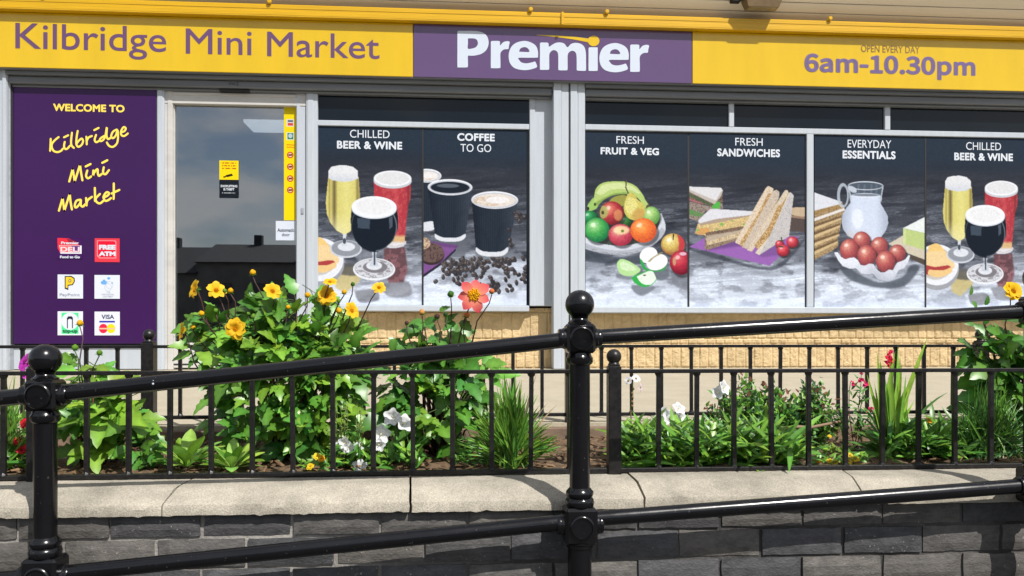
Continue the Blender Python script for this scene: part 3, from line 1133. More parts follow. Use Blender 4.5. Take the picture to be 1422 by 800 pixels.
# floodlight under the soffit
YQ = 6.085
fl = thing("floodlight", "small boxy floodlight under the soffit at the top edge, above the opening hours", "light", (xat(1058, YQ), YQ, zat(2, YQ)))
g = MB()
xa, xb = xat(1030, YQ), xat(1086, YQ)
za, zb4 = zat(12, YQ, 1058), zat(-8, YQ, 1058)
i_ = .04
vs = [(xa + i_, YQ - .04, za), (xb - i_, YQ - .04, za), (xb - i_, YQ + .045, za), (xa + i_, YQ + .045, za), (xa, YQ - .07, zb4), (xb, YQ - .07, zb4), (xb, YQ + .07, zb4), (xa, YQ + .07, zb4)]
g.add(vs, [(0, 1, 2, 3), (4, 5, 6, 7), (0, 1, 5, 4), (1, 2, 6, 5), (2, 3, 7, 6), (3, 0, 4, 7)])
g.build("housing", mat("bronze floodlight", lin((120, 100, 70)), rough=0.5, var=0.2, scale=20), fl)
g = MB()
g.box(xa + i_ + .012, xb - i_ - .012, YQ - .035, YQ + .04, za - .004, za + .002, .001)
g.build("lens", mat("floodlight lens", lin((150, 138, 110)), rough=0.2, var=0.2, scale=30), fl)
g = MB()
g.box(xat(1016, YQ), xat(1029, YQ), YQ - .01, YQ + .05, za + .05, za + .11, .004)
g.build("bracket", BLACKGAP, fl)

# ------------------------------------------------------------------ purple welcome panel
YV = 6.325
wp = thing("welcome_panel", "tall purple window panel reading Welcome to Kilbridge Mini Market, with payment logos", "panel", (xat(117, YV), YV, GZ))
g = MB()
fbox(g, 17.5, 216.5, 119, 477.5, YV, .03, .003)
g.build("panel", PURD, wp)
g = MB()
fbox(g, 13.6, 17.4, 110, 478, YV - .01, .05, .003)
g.build("panel_edge", BLACKGAP, wp)
g = MB()
letters(g, "WELCOME TO", 74, 173, 144, 154.2, YV, bold=0.055, dz=.001, spacing=1.04)
g.build("lettering", YELT, wp)
g = MB()
T = lambda ox, oy, s: (lambda pts: [(ox + p[0] / s, oy + p[1] / s) for p in pts])
A = T(60, 140, 10.0)
for pts in ([(105, 530), (102, 620), (97, 695)], [(215, 505), (150, 560), (118, 620), (140, 690), (195, 713), (245, 697), (275, 665)],
            [(300, 572), (290, 630), (305, 668), (335, 665), (372, 625)], [(290, 508), (347, 480)],
            [(400, 445), (388, 560), (395, 620), (427, 655)],
            [(480, 420), (466, 500), (461, 600), (490, 640), (535, 610), (555, 560), (535, 525), (495, 555), (468, 590)],
            [(600, 500), (604, 560), (606, 605)], [(605, 560), (630, 512), (677, 490)],
            [(735, 475), (715, 540), (735, 575), (778, 558)], [(710, 408), (770, 378)],
            [(850, 488), (800, 520), (785, 555), (820, 555), (860, 500), (885, 370), (880, 480), (900, 532), (937, 515)],
            [(1022, 400), (970, 430), (945, 490), (970, 520), (1010, 480), (1032, 410), (1040, 500), (1025, 590), (970, 640), (915, 625), (885, 580)],
            [(1085, 440), (1130, 420), (1147, 382), (1115, 368), (1080, 430), (1090, 480), (1130, 488), (1175, 455)]):
    stroke(g, A(pts), 2.7, YV, .001)
g.build("handwriting", YELT, wp)
A = T(60, 215, 8.89)
g = MB()
for pts in ([(322, 330), (365, 175)], [(365, 175), (390, 330)], [(390, 330), (455, 125)], [(455, 125), (468, 220), (485, 315)],
            [(545, 195), (530, 260), (555, 290), (592, 268)], [(525, 145), (585, 115)],
            [(620, 195), (615, 265)], [(615, 265), (630, 220), (670, 178), (675, 230), (690, 260), (722, 238)],
            [(748, 155), (740, 220), (770, 240), (812, 190)], [(730, 100), (792, 68)],
            None,
            [(195, 690), (240, 535)], [(240, 535), (262, 690)], [(262, 690), (328, 485)], [(328, 485), (340, 590), (355, 675)],
            [(458, 555), (410, 570), (390, 630), (410, 650), (455, 600), (466, 555), (465, 620), (490, 640), (520, 610)],
            [(530, 535), (536, 625)], [(536, 600), (550, 560), (602, 520)],
            [(638, 410), (640, 500), (640, 570)], [(700, 485), (650, 540), (660, 582), (700, 600), (742, 570)],
            [(745, 530), (800, 500), (812, 472), (780, 465), (745, 520), (765, 567), (800, 562), (837, 535)],
            [(872, 355), (872, 450), (870, 545)], [(845, 478), (940, 435)]):
    if pts is None:
        g.build("handwriting", YELT, wp)
        g = MB()
        continue
    stroke(g, A(pts), 2.9, YV, .001)
g.build("handwriting", YELT, wp)

KP = 0.82      # print ink strength
def tile(label, x0, x1, y0, y1, paint, texts, parent=wp, Y=YV, name="logo_tile", res=4):
    c = Canvas(x0, x1, y0, y1, res)
    paint(c)
    o = c.mesh(name, Y - .0035, PRINT, parent, KP)
    if label:
        o['label'] = label
    for (body, a, b_, yc, yb, bold, m) in texts:
        g = MB()
        letters(g, body, a, b_, yc, yb, Y - .0035, bold=bold, dz=.0008)
        g.build("logo_lettering", m, o)
    return o
RED = mat("red ink", lin((232, 60, 80)), rough=.4)
PINKW = mat("pale pink ink", lin((240, 200, 205)), rough=.4)
GREYI = mat("grey ink", lin((140, 150, 165)), rough=.4)
NAVY = mat("navy ink", lin((50, 60, 100)), rough=.4)
GREENI = mat("dark green ink", lin((30, 90, 60)), rough=.4)
BLK = mat("black ink", lin((25, 25, 35)), rough=.4)
def p_deli(c):
    c.fill((66, 28, 92))
    c.put(c.poly([(79.5, 330.5), (95, 331), (108, 337), (112, 345), (84, 352), (80, 345)]), (232, 50, 70))
    c.put(c.poly([(92, 331), (100, 333), (106, 337), (96, 337)]), (150, 40, 60))
    c.put(c.poly([(82, 341), (113.5, 341), (113.5, 352.5), (84, 352.5)]), (235, 235, 240))
    c.put(c.poly([(83, 341.5), (99, 341.5), (101, 350.5), (83, 350.5)]), (240, 95, 100))
    c.put(c.poly([(99, 341.5), (111, 341.5), (111, 350.5), (101, 350.5)]), (100, 60, 130))
tile("red and purple Premier Deli food to go logo", 79, 114.5, 330, 359.5, p_deli,
     [("Premier", 85, 109.5, 335.5, 339.2, .06, WHITET), ("DELI", 84, 110.5, 342.8, 349.6, .05, PINKW), ("Food to Go", 83.5, 111, 355, 358.6, .07, WHITET)])
def p_atm(c):
    c.fill((226, 62, 78))
    ring = lambda r: c.poly([(134.7 + r, 333.8 + r), (160 - r, 333.8 + r), (161.5 - r, 335.5 + r), (161.5 - r, 358.8 - r), (138 + r, 358.8 - r), (134.7 + r, 355.5 - r)])
    c.put(ring(0), (238, 150, 160)); c.put(ring(1.2), (228, 26, 58))
tile("red Free ATM logo tile", 131.5, 166.2, 331, 364, p_atm, [("FREE", 137.5, 160.5, 340, 346.8, .10, WHITET), ("ATM", 137.5, 160.5, 349.2, 355.6, .10, WHITET)])
def p_pay(c):
    c.fill((222, 227, 240))
    P_ = [(90, 383.5), (99, 383.2), (103.5, 386), (104, 391), (101, 396), (95, 397), (95, 403), (90, 401)]
    c.put(c.poly(P_, blur=1), (35, 35, 45))
    c.put(c.poly([(91.2, 384.8), (98.5, 384.6), (102.3, 387), (102.6, 391), (100, 394.8), (94, 395.5), (94, 400.5), (91.2, 399.5)]), (245, 205, 50))
    c.put(c.ell(97, 390, 2.0, 2.2), (60, 50, 40)); c.put(c.ell(97, 390, 1.3, 1.4), (235, 205, 150))
tile("white PayPoint logo tile with a yellow P", 80, 115.3, 381.3, 414.6, p_pay, [("PayPoint", 83, 111, 407.5, 411.2, .02, GREYI)])
def p_lot(c):
    c.fill((222, 228, 241))
    for (x, y, a, b_) in ((144.5, 392.6, 4.6, 2.8), (144.5, 390.6, 2, 2.4), (151, 386.6, 2.2, 1.8), (155.8, 393, 1.3, 1.3)):
        c.put(c.ell(x, y, a, b_), (110, 170, 235))
    for (x, y, r_) in ((150, 399, 5.0), (152, 396, 5)):
        c.put(c.ell(x, y, r_, r_ * 1.1) - c.ell(x, y, r_ - .7, r_ * 1.1 - .7), (190, 198, 212))
tile("white National Lottery logo tile with blue shapes", 131.2, 166.4, 382, 414.9, p_lot, [("THE", 148, 153, 405, 407, 0, GREYI), ("NATIONAL", 141.5, 158.5, 408, 410, .01, GREYI), ("LOTTERY", 143, 157, 411, 413, .01, GREYI)])
def p_top(c):
    c.fill((226, 230, 240))
    c.put(c.poly([(85.3, 434.3), (109, 434.3), (109, 463.8), (85.3, 463.8)]), (85, 225, 150))
    c.put(c.ell(97.2, 446.3, 12, 11.8), (222, 228, 240))
    c.put(c.poly([(93, 456), (93, 441.5), (95, 439.3), (99.5, 439.3), (101.3, 441.5), (101.3, 456), (100, 456), (100, 444), (97.2, 442.5), (94.3, 444), (94.3, 456)]), (30, 36, 48))
tile("white and green top-up logo tile", 80, 115.2, 432.4, 465.6, p_top, [("top-up", 87, 107.8, 457.0, 462.0, .07, GREENI)])
def p_visa(c):
    c.fill((226, 229, 241))
    c.put(c.poly([(138, 445.6), (159.6, 445.6), (159.6, 447.9), (138, 447.9)]), (20, 40, 170))
    c.put(c.ell(143.4, 456.3, 6, 6.5), (236, 42, 72)); c.put(c.ell(154.2, 456.3, 6, 6.5), (240, 220, 30))
    c.put(c.poly([(138, 455.4), (160, 455.4), (160, 457.4), (138, 457.4)]), (236, 190, 160))
tile("white tile with Visa lettering above red and yellow circles", 131.3, 166.4, 432.8, 465.8, p_visa, [("VISA", 141, 158.5, 437, 443, .04, NAVY)])

# ------------------------------------------------------------------ stickers on the door
YD = 6.388
tk = thing("sticker_strip", "tall yellow sticker strip with card and prohibition icons on the door glass", "sticker", (xat(402, YD), YD, zat(306, YD, 402)))
def p_strip(c):
    c.fill((240, 215, 15))
    c.put(c.poly([(398, 165.5), (408, 165.5), (408, 176), (398, 176)]), (215, 215, 215))
    c.put(c.poly([(399.5, 171), (407, 171), (407, 174.5), (399.5, 174.5)]), (215, 70, 60))
    c.put(c.poly([(399.5, 167), (407, 167), (407, 169.5), (399.5, 169.5)]), (90, 100, 120))
    c.put(c.poly([(398, 184), (408.5, 184), (408.5, 194.5), (398, 194.5)]), (215, 225, 215))
    c.put(c.poly([(399.2, 185), (407.3, 185), (407.3, 193.5), (399.2, 193.5)]), (40, 120, 90))
    c.put(c.ell(403.2, 188.7, 3, 3.2), (180, 200, 210))
    for yy_ in (200.5, 203.8):
        c.put(c.poly([(398, yy_), (409, yy_ + .3), (409, yy_ + 1.6), (398, yy_ + 1.3)]), (225, 130, 30))
    for yy_ in (215.3, 231.6, 248, 264):
        c.put(c.ell(403, yy_, 4.5, 4.5), (190, 40, 40)); c.put(c.ell(403, yy_, 3.1, 3.1), (235, 205, 170))
        c.put(c.poly([(400.5, yy_ - 1), (405.5, yy_ - 1.5), (405.5, yy_ + 1), (400.5, yy_ + 1.5)]), (120, 40, 40))
c = Canvas(394.3, 411.2, 149, 306, 3)
p_strip(c)
c.mesh("print", YD - .001, PRINT, tk, KP)
nk = thing("door_notice", "small yellow and black shoplifting notice in the middle of the door glass", "notice", (xat(318, YD), YD, zat(275, YD, 318)))
c = Canvas(304.6, 331.3, 223, 275, 4)
c.fill((242, 214, 20))
c.put((c.y > 249.6).astype(float), (24, 30, 38))
for yy_ in (226.5, 230.2, 234):
    n_ = fbm(c.x * 1.1, c.y * 0 + yy_, 5)
    c.put((np.abs(c.y - yy_) < .9) * (c.x > 308) * (c.x < 328) * (n_ > .42), (190, 100, 25))
c.put(c.poly([(313, 243.5), (322, 241.2), (323.5, 244), (315, 246.2)]), (40, 36, 20))
c.put(c.poly([(309.5, 245.5), (314, 244.3), (314, 246), (311, 247.2)]), (40, 36, 20))
c.put((np.abs(c.y - 268) < .7) * (c.x > 308) * (c.x < 328) * (fbm(c.x, c.y * 0, 8) > .45), (170, 175, 180))
o = c.mesh("print", YD - .001, PRINT, nk, KP)
g = MB()
letters(g, "SHOPLIFTING", 306.5, 329.5, 256.8, 260.0, YD - .001, bold=.05, dz=.0008)
g.build("lettering", GREYT, nk)
g = MB()
letters(g, "IS THEFT", 310.5, 325.5, 261.2, 264.6, YD - .001, bold=.05, dz=.0008)
g.build("lettering", GREYT, nk)
nk = thing("door_notice", "small white Automatic door notice below the yellow sticker strip", "notice", (xat(397, YD), YD, zat(334, YD, 397)))
c = Canvas(383, 411, 307, 333.8, 2)
c.fill((214, 222, 236))
c.mesh("print", YD - .001, PRINT, nk, KP)
g = MB()
letters(g, "Automatic", 385.3, 408.8, 317, 321.8, YD - .001, bold=.03, dz=.0008)
letters(g, "door", 391.5, 402.5, 323.5, 328, YD - .001, bold=.02, dz=.0008)
g.build("lettering", mat("slate ink", lin((70, 78, 92)), rough=.4), nk)

# things seen through the door
cl = MB()
X0_, Z0_ = at(338, 172, 7.95)
cl.box(X0_, X0_ + 1.25, 7.95, 8.35, EYE + 2.09, EYE + 2.118)
em = bpy.data.materials.new("lit ceiling panel")
em.use_nodes = True
em.node_tree.nodes["Principled BSDF"].inputs['Emission Color'].default_value = (0.9, 0.95, 1, 1)
em.node_tree.nodes["Principled BSDF"].inputs['Emission Strength'].default_value = 1.3
o = cl.build("ceiling_light", em)
tag(o, "white lit ceiling light panel seen through the top of the door", "light")
bk = thing("shopping_basket", "red shopping basket on the floor inside the door", "basket", (xat(275, 6.75), 6.75, GZ))
g = MB()
xc = xat(272, 6.75)
for k in range(3):
    zk = GZ + 0.02 + k * .07
    vs = []
    for (s_, zz_) in ((.17, 0), (.21, .16), (.195, .16), (.16, .012)):
        for (sx, sy) in ((-1, -1), (1, -1), (1, 1), (-1, 1)):
            vs.append((xc + sx * s_, 6.78 + sy * s_ * .7, zk + zz_))
    fs = [(0, 1, 2, 3), (12, 13, 14, 15)]
    for r_ in range(3):
        for q in range(4):
            fs.append((r_ * 4 + q, r_ * 4 + (q + 1) % 4, r_ * 4 + 4 + (q + 1) % 4, r_ * 4 + 4 + q))
    g.add(vs, fs)
g.build("basket_body", mat("red plastic", (0.5, 0.02, 0.03), rough=.4), bk)
g = MB()
g.tube([(xc - .2, 6.78, GZ + .32), (xc - .12, 6.78, GZ + .40), (xc + .12, 6.78, GZ + .40), (xc + .2, 6.78, GZ + .32)], .008, 6)
g.build("handle", BLACKGAP, bk)

# ------------------------------------------------------------------ the posters in the windows
YP = 6.362
def table_bg(c, y0, y1, seed, split, bright=1.0):
    """Printed backdrop: dark slate header, a worn grey table top that pales towards the lower edge."""
    v = np.clip((c.py - y0) / (y1 - y0), 0, 1)
    n1 = fbm(c.px * .018 + seed * 9.1, c.py * .07 + seed * 3.3, seed, 4)
    n2 = fbm(c.px * .022 + seed, c.py * .24 + c.px * .02, seed + 20, 5)
    n3 = fbm(c.px * .35, c.py * .9, seed + 40, 3)
    xs_, ys_ = [0, .12, .2, .38, .55, .70, .80, .9, 1.0], [42, 44, 48, 60, 80, 120, 176, 208, 216]
    b = np.interp(v + (n1 - .5) * .22, xs_, ys_)
    mid = np.clip((v - .2) * 4, 0, 1) * np.clip((1.0 - v) * 4 + .25, 0, 1)
    b = b + (n2 - .5) * 62 * mid + np.clip(1 - np.abs(n2 - .56) * 26, 0, 1) * 34 * mid * (n1 > .42) + (n3 - .5) * 14 * np.clip(v * 2, 0.15, 1)
    n4 = fbm(c.px * .045 + seed * 5, c.py * .09, seed + 90, 5)
    b = b - np.clip((n4 - .5) * 7, 0, 1) * 46 * np.clip((v - .45) * 4, 0, 1) * np.clip((1.12 - v) * 4, 0, 1)
    b = np.where(v < split, 46 + (n3 - .5) * 5, b)
    col = np.stack([b * .96, b * 1.0, b * 1.06 + 3], -1)
    hd = np.array([40, 51, 63], float) + ((n3 - .5) * 6)[..., None]
    k = np.clip((v - split) * 9, 0, 1)[..., None]
    c.a = hd * (1 - k) + col * k

def beer(c):
    # reflections on the wet table
    n_ = fbm(c.x * .12, c.y * .12, 71)
    m = c.soft(c.poly([(533, 345), (562, 343), (566, 375), (560, 392), (540, 393), (534, 370)]), 4)
    c.put(m, (130, 70, 72), .75); c.put(m * (n_ > .5), (70, 52, 54), .5)
    m = c.soft(c.poly([(464, 372), (497, 370), (500, 390), (480, 407), (466, 400)]), 6)
    c.put(m, (196, 178, 112), .85)
    c.put(c.soft(c.poly([(470, 365), (492, 367), (497, 382), (470, 380)], True), 4), (84, 82, 80), .8)
    c.put(c.soft(c.poly([(492, 404), (520, 402), (526, 416), (500, 420)], True), 4), (92, 90, 92), .6)
    c.put(c.soft(c.poly([(528, 394), (566, 392), (570, 410), (540, 412)], True), 5), (110, 110, 114), .6)
    # bowl of snacks
    c.put(c.ell(443, 366, 35, 32), (150, 152, 158)); c.put(c.ell(443, 361, 34, 30), (216, 219, 226)); c.put(c.ell(441, 359, 27, 24), (188, 184, 178))
    c.put(c.poly([(430, 333), (444, 330), (456, 341), (458, 352), (446, 350), (430, 346)], True), (228, 190, 110))
    c.put(c.poly([(426, 343), (452, 341), (467, 352), (469, 366), (440, 366), (425, 362)], True), (226, 196, 140))
    c.put(c.poly([(425, 361), (440, 364), (462, 362), (464, 372), (445, 378), (425, 374)], True), (172, 58, 56))
    c.put(c.poly([(430, 368), (452, 369), (465, 365), (466, 372), (448, 379), (430, 376)], True), (226, 188, 122))
    # tall glass of lager
    c.put(c.ell(480.5, 346, 22, 12.5), (190, 196, 206)); c.put(c.ell(480.5, 345, 20, 11), (138, 142, 150)); c.put(c.ell(481, 343, 12, 6), (206, 210, 218))
    c.put(c.poly([(475.5, 322), (481.5, 322), (480.5, 332), (482, 342), (474, 342), (476.5, 332)]), (196, 202, 210)); c.put(c.ell(478.3, 335, 2.4, 4), (70, 76, 84))
    G = c.poly([(456, 246), (454.3, 262), (452.4, 282), (453.8, 298), (458.8, 310), (468, 321), (478, 326), (486, 322), (494, 308), (499.5, 290), (500, 272), (498, 246)], False)
    c.put(G, (206, 196, 104))
    u = np.clip((c.x - 455) / 42, 0, 1)
    c.put(G * np.clip(1 - np.abs(u - .22) * 9, 0, 1), (92, 76, 44), .85)
    c.put(G * np.clip(1 - np.abs(u - .06) * 16, 0, 1), (150, 130, 66), .7)
    c.put(G * np.clip(1 - np.abs(u - .98) * 14, 0, 1), (112, 92, 50), .7)
    c.put(G * np.clip((c.y - 295) / 28, 0, 1), (222, 216, 168), .7)
    c.put(G * np.clip(1 - np.abs(u - .62) * 4, 0, 1), (222, 214, 130), .6)
    F_ = c.poly([(456.3, 238), (460, 232.5), (470, 230.3), (480, 230), (490, 232), (496.5, 237), (497.3, 248), (488, 252), (476, 253), (462, 251), (456, 248)], False)
    c.put(F_, (214, 214, 216)); c.put(F_ * np.clip((c.y - 240) / 12, 0, 1), (190, 196, 206), .8)
    # pint of red beer
    c.put(c.poly([(534, 336), (562, 334), (561, 341), (548, 344.5), (537, 343)], True), (196, 198, 204))
    B = c.poly([(519, 252), (519.5, 272), (522, 282), (530, 300), (536, 338), (548, 342), (561.5, 338), (565, 300), (567, 284), (570.5, 272), (570.5, 258), (569, 250)], False)
    c.put(B, (176, 52, 60))
    g_ = fbm(c.x * .4, c.y * .3, 90)
    c.put(B * (g_ > .55), (206, 92, 88), .45)
    c.put(B * np.clip(1 - np.abs(c.x - 567) / 3, 0, 1), (118, 40, 46), .8)
    c.put(B * np.clip(1 - np.abs(c.x - 550) / 5, 0, 1), (212, 84, 84), .5)
    c.put(B * np.clip((c.y - 325) / 4, 0, 1), (206, 168, 112)); c.put(B * np.clip((c.y - 334) / 4, 0, 1), (206, 208, 214))
    c.put(c.ell(545.2, 251, 26.4, 10.5), (188, 192, 198)); c.put(c.ell(545.2, 247.5, 26.2, 11), (222, 224, 228)); c.put(c.ell(545.2, 247.3, 23, 8.8), (210, 211, 212))
    # round glass of stout
    c.put(c.ell(519.5, 374, 29.3, 15.5), (214, 218, 224)); c.put(c.ell(519.5, 373, 27, 13.2), (150, 148, 152))
    n_ = fbm(c.x * .2, c.y * .3, 55)
    c.put(c.ell(519.5, 373, 26.5, 12.8) * (n_ > .48), (196, 198, 206)); c.put(c.ell(521, 371, 17, 8), (120, 116, 120)); c.put(c.ell(519.5, 369, 11, 6), (206, 210, 218))
    c.put(c.poly([(516, 346), (524, 346), (522, 356), (526, 370), (513, 370), (517.5, 356)]), (188, 194, 204)); c.put(c.poly([(518.5, 350), (521.5, 350), (521, 368), (519, 368)]), (70, 78, 88))
    S = c.poly([(488.5, 288), (487, 304), (487.3, 318), (493, 334), (503, 345), (514, 350), (523, 350), (534, 345), (546, 334), (552.5, 317), (553, 303), (550.5, 287)], False)
    c.put(S, (24, 31, 40))
    c.put(S * c.poly([(496, 303), (514, 304), (513, 318), (497, 317)]), (66, 77, 90), .9)
    c.put(S * np.clip(1 - np.abs(np.hypot((c.x - 520) / 33, (c.y - 315) / 36) - .93) * 22, 0, 1) * (c.x > 522), (130, 138, 146), .8)
    c.put(S * c.poly([(540, 302), (545, 300), (545, 314), (541, 318)]), (86, 95, 106), .8)
    c.put(S * np.clip(1 - np.abs(np.hypot((c.x - 520) / 33, (c.y - 315) / 36) - .97) * 26, 0, 1) * (c.x < 518), (110, 112, 110), .6)
    c.put(c.ell(519.5, 290, 31.3, 14), (196, 203, 213)); c.put(c.ell(519.5, 287.5, 31.2, 15), (224, 227, 233)); c.put(c.ell(519, 287, 25, 11), (216, 216, 216), .7)

def coffee(c):
    rnd = random.Random(5)
    c.put(c.soft(c.poly([(600, 335), (648, 335), (646, 358), (606, 356)]), 4), (96, 100, 108), .8)
    c.put(c.soft(c.poly([(660, 352), (706, 352), (704, 362), (664, 362)]), 4), (110, 116, 124), .8)
    # napkin and cookies
    c.put(c.poly([(586, 334), (637, 341), (633, 346), (614, 366), (586, 386)]), (122, 76, 138))
    c.put(c.poly([(586, 334), (637, 341), (634, 345), (586, 340)]), (96, 60, 112), .7)
    c.put(c.poly([(586, 383), (614, 363.5), (633, 345), (633, 348), (614, 367.5), (586, 387)]), (44, 38, 52))
    c.put(c.ell(599, 354, 18, 14.5), (58, 44, 42)); c.put(c.ell(599, 351.5, 17.5, 13.5), (106, 82, 74))
    n_ = fbm(c.x * .5, c.y * .5, 33)
    c.put(c.ell(599, 351.5, 17, 13) * (n_ > .56), (66, 50, 48), .8)
    c.put(c.ell(589, 338.5, 8.5, 8), (196, 170, 140)); c.put(c.ell(589, 338.5, 8.5, 8) * (n_ > .55), (150, 120, 96))
    def cup(rx_, cx, cy, ry_, pts, base, inside):
        B = c.poly(pts)
        c.put(B, (33, 41, 51))
        rib = .5 + .5 * np.sin((c.x - cx) * 2.6 + (c.y - cy) * (c.x - cx) * -.0035)
        c.put(B * (rib > .62), (54, 62, 72), .45)
        u = (c.x - cx) / rx_
        c.put(B * np.clip(u * 1.6 - .35, 0, 1), (74, 82, 92), .45); c.put(B * np.clip(-u * 1.8 - .9, 0, 1), (18, 24, 32), .7)
        c.put(c.poly(base, True), (206, 209, 216))
        c.put(c.ell(cx, cy, rx_, ry_), (222, 224, 230)); c.put(c.ell(cx, cy + .6, rx_ - 1.4, ry_ - 1.4), (186, 190, 198))
        c.put(c.ell(cx, cy + .4, rx_ - 4, ry_ - 3.2), inside)
        if inside[0] > 150:
            c.put(c.ell(cx - rx_ * .2, cy + 1.5, rx_ * .72, ry_ * .55) * (fbm(c.x * .3, c.y * .5, 12) > .48), (202, 178, 150), .9); c.put(c.ell(cx + rx_ * .12, cy, rx_ * .5, ry_ * .4), (224, 220, 218))
        else:
            c.put(c.ell(cx - 3, cy - 2, rx_ * .5, ry_ * .25), (96, 104, 114), .8)
    cup(20, 593, 245, 9.5, [(582, 250), (608, 250), (604, 315), (586, 318)], [(586, 310), (603, 308), (603.5, 318), (598, 321), (586, 321)], (220, 214, 206))
    cup(31, 625, 260.5, 11.2, [(594.5, 264), (655, 264), (646, 328), (636, 333), (614, 333), (604.5, 328)], [(604, 325), (615, 330), (635, 330), (646, 325), (645.5, 331), (636, 335.5), (614, 335.5), (604.5, 331)], (30, 36, 44))
    cup(32.5, 687, 277.5, 12.2, [(655.5, 282), (718.5, 282), (705, 347), (695, 352), (672, 352), (661, 346)], [(661, 343), (672, 349), (695, 349), (705, 343), (704.5, 350), (695, 355.5), (672, 355.5), (661.5, 350)], (216, 206, 196))
    # coffee beans
    def beans(n, x0, y0, x1, y1, rx=3.4):
        for _ in range(n):
            x, y = rnd.uniform(x0, x1), rnd.uniform(y0, y1)
            a = rnd.uniform(0, 3)
            k = rnd.uniform(.7, 1.3)
            c.put(c.ell(x + .6, y + 1.4, rx, rx * .7, a), (52, 52, 56))
            c.put(c.ell(x, y, rx, rx * .68, a), (74 * k, 66 * k, 64 * k))
            c.put(c.ell(x - .7, y - .8, rx * .5, rx * .25, a), (132, 122, 116), .8)
            c.put(c.ell(x + .2, y + .2, rx * .8, .45, a), (34, 30, 32), .8)
    beans(26, 615, 364, 640, 380); beans(40, 625, 358, 672, 378); beans(26, 655, 358, 702, 372); beans(14, 690, 357, 718, 374)
    beans(10, 713, 295, 731, 307); beans(5, 704, 318, 717, 340); beans(12, 700, 372, 731, 392); beans(14, 675, 391, 715, 407)
    beans(6, 598, 384, 650, 402); beans(9, 640, 376, 690, 396); beans(7, 724, 357, 731, 398)

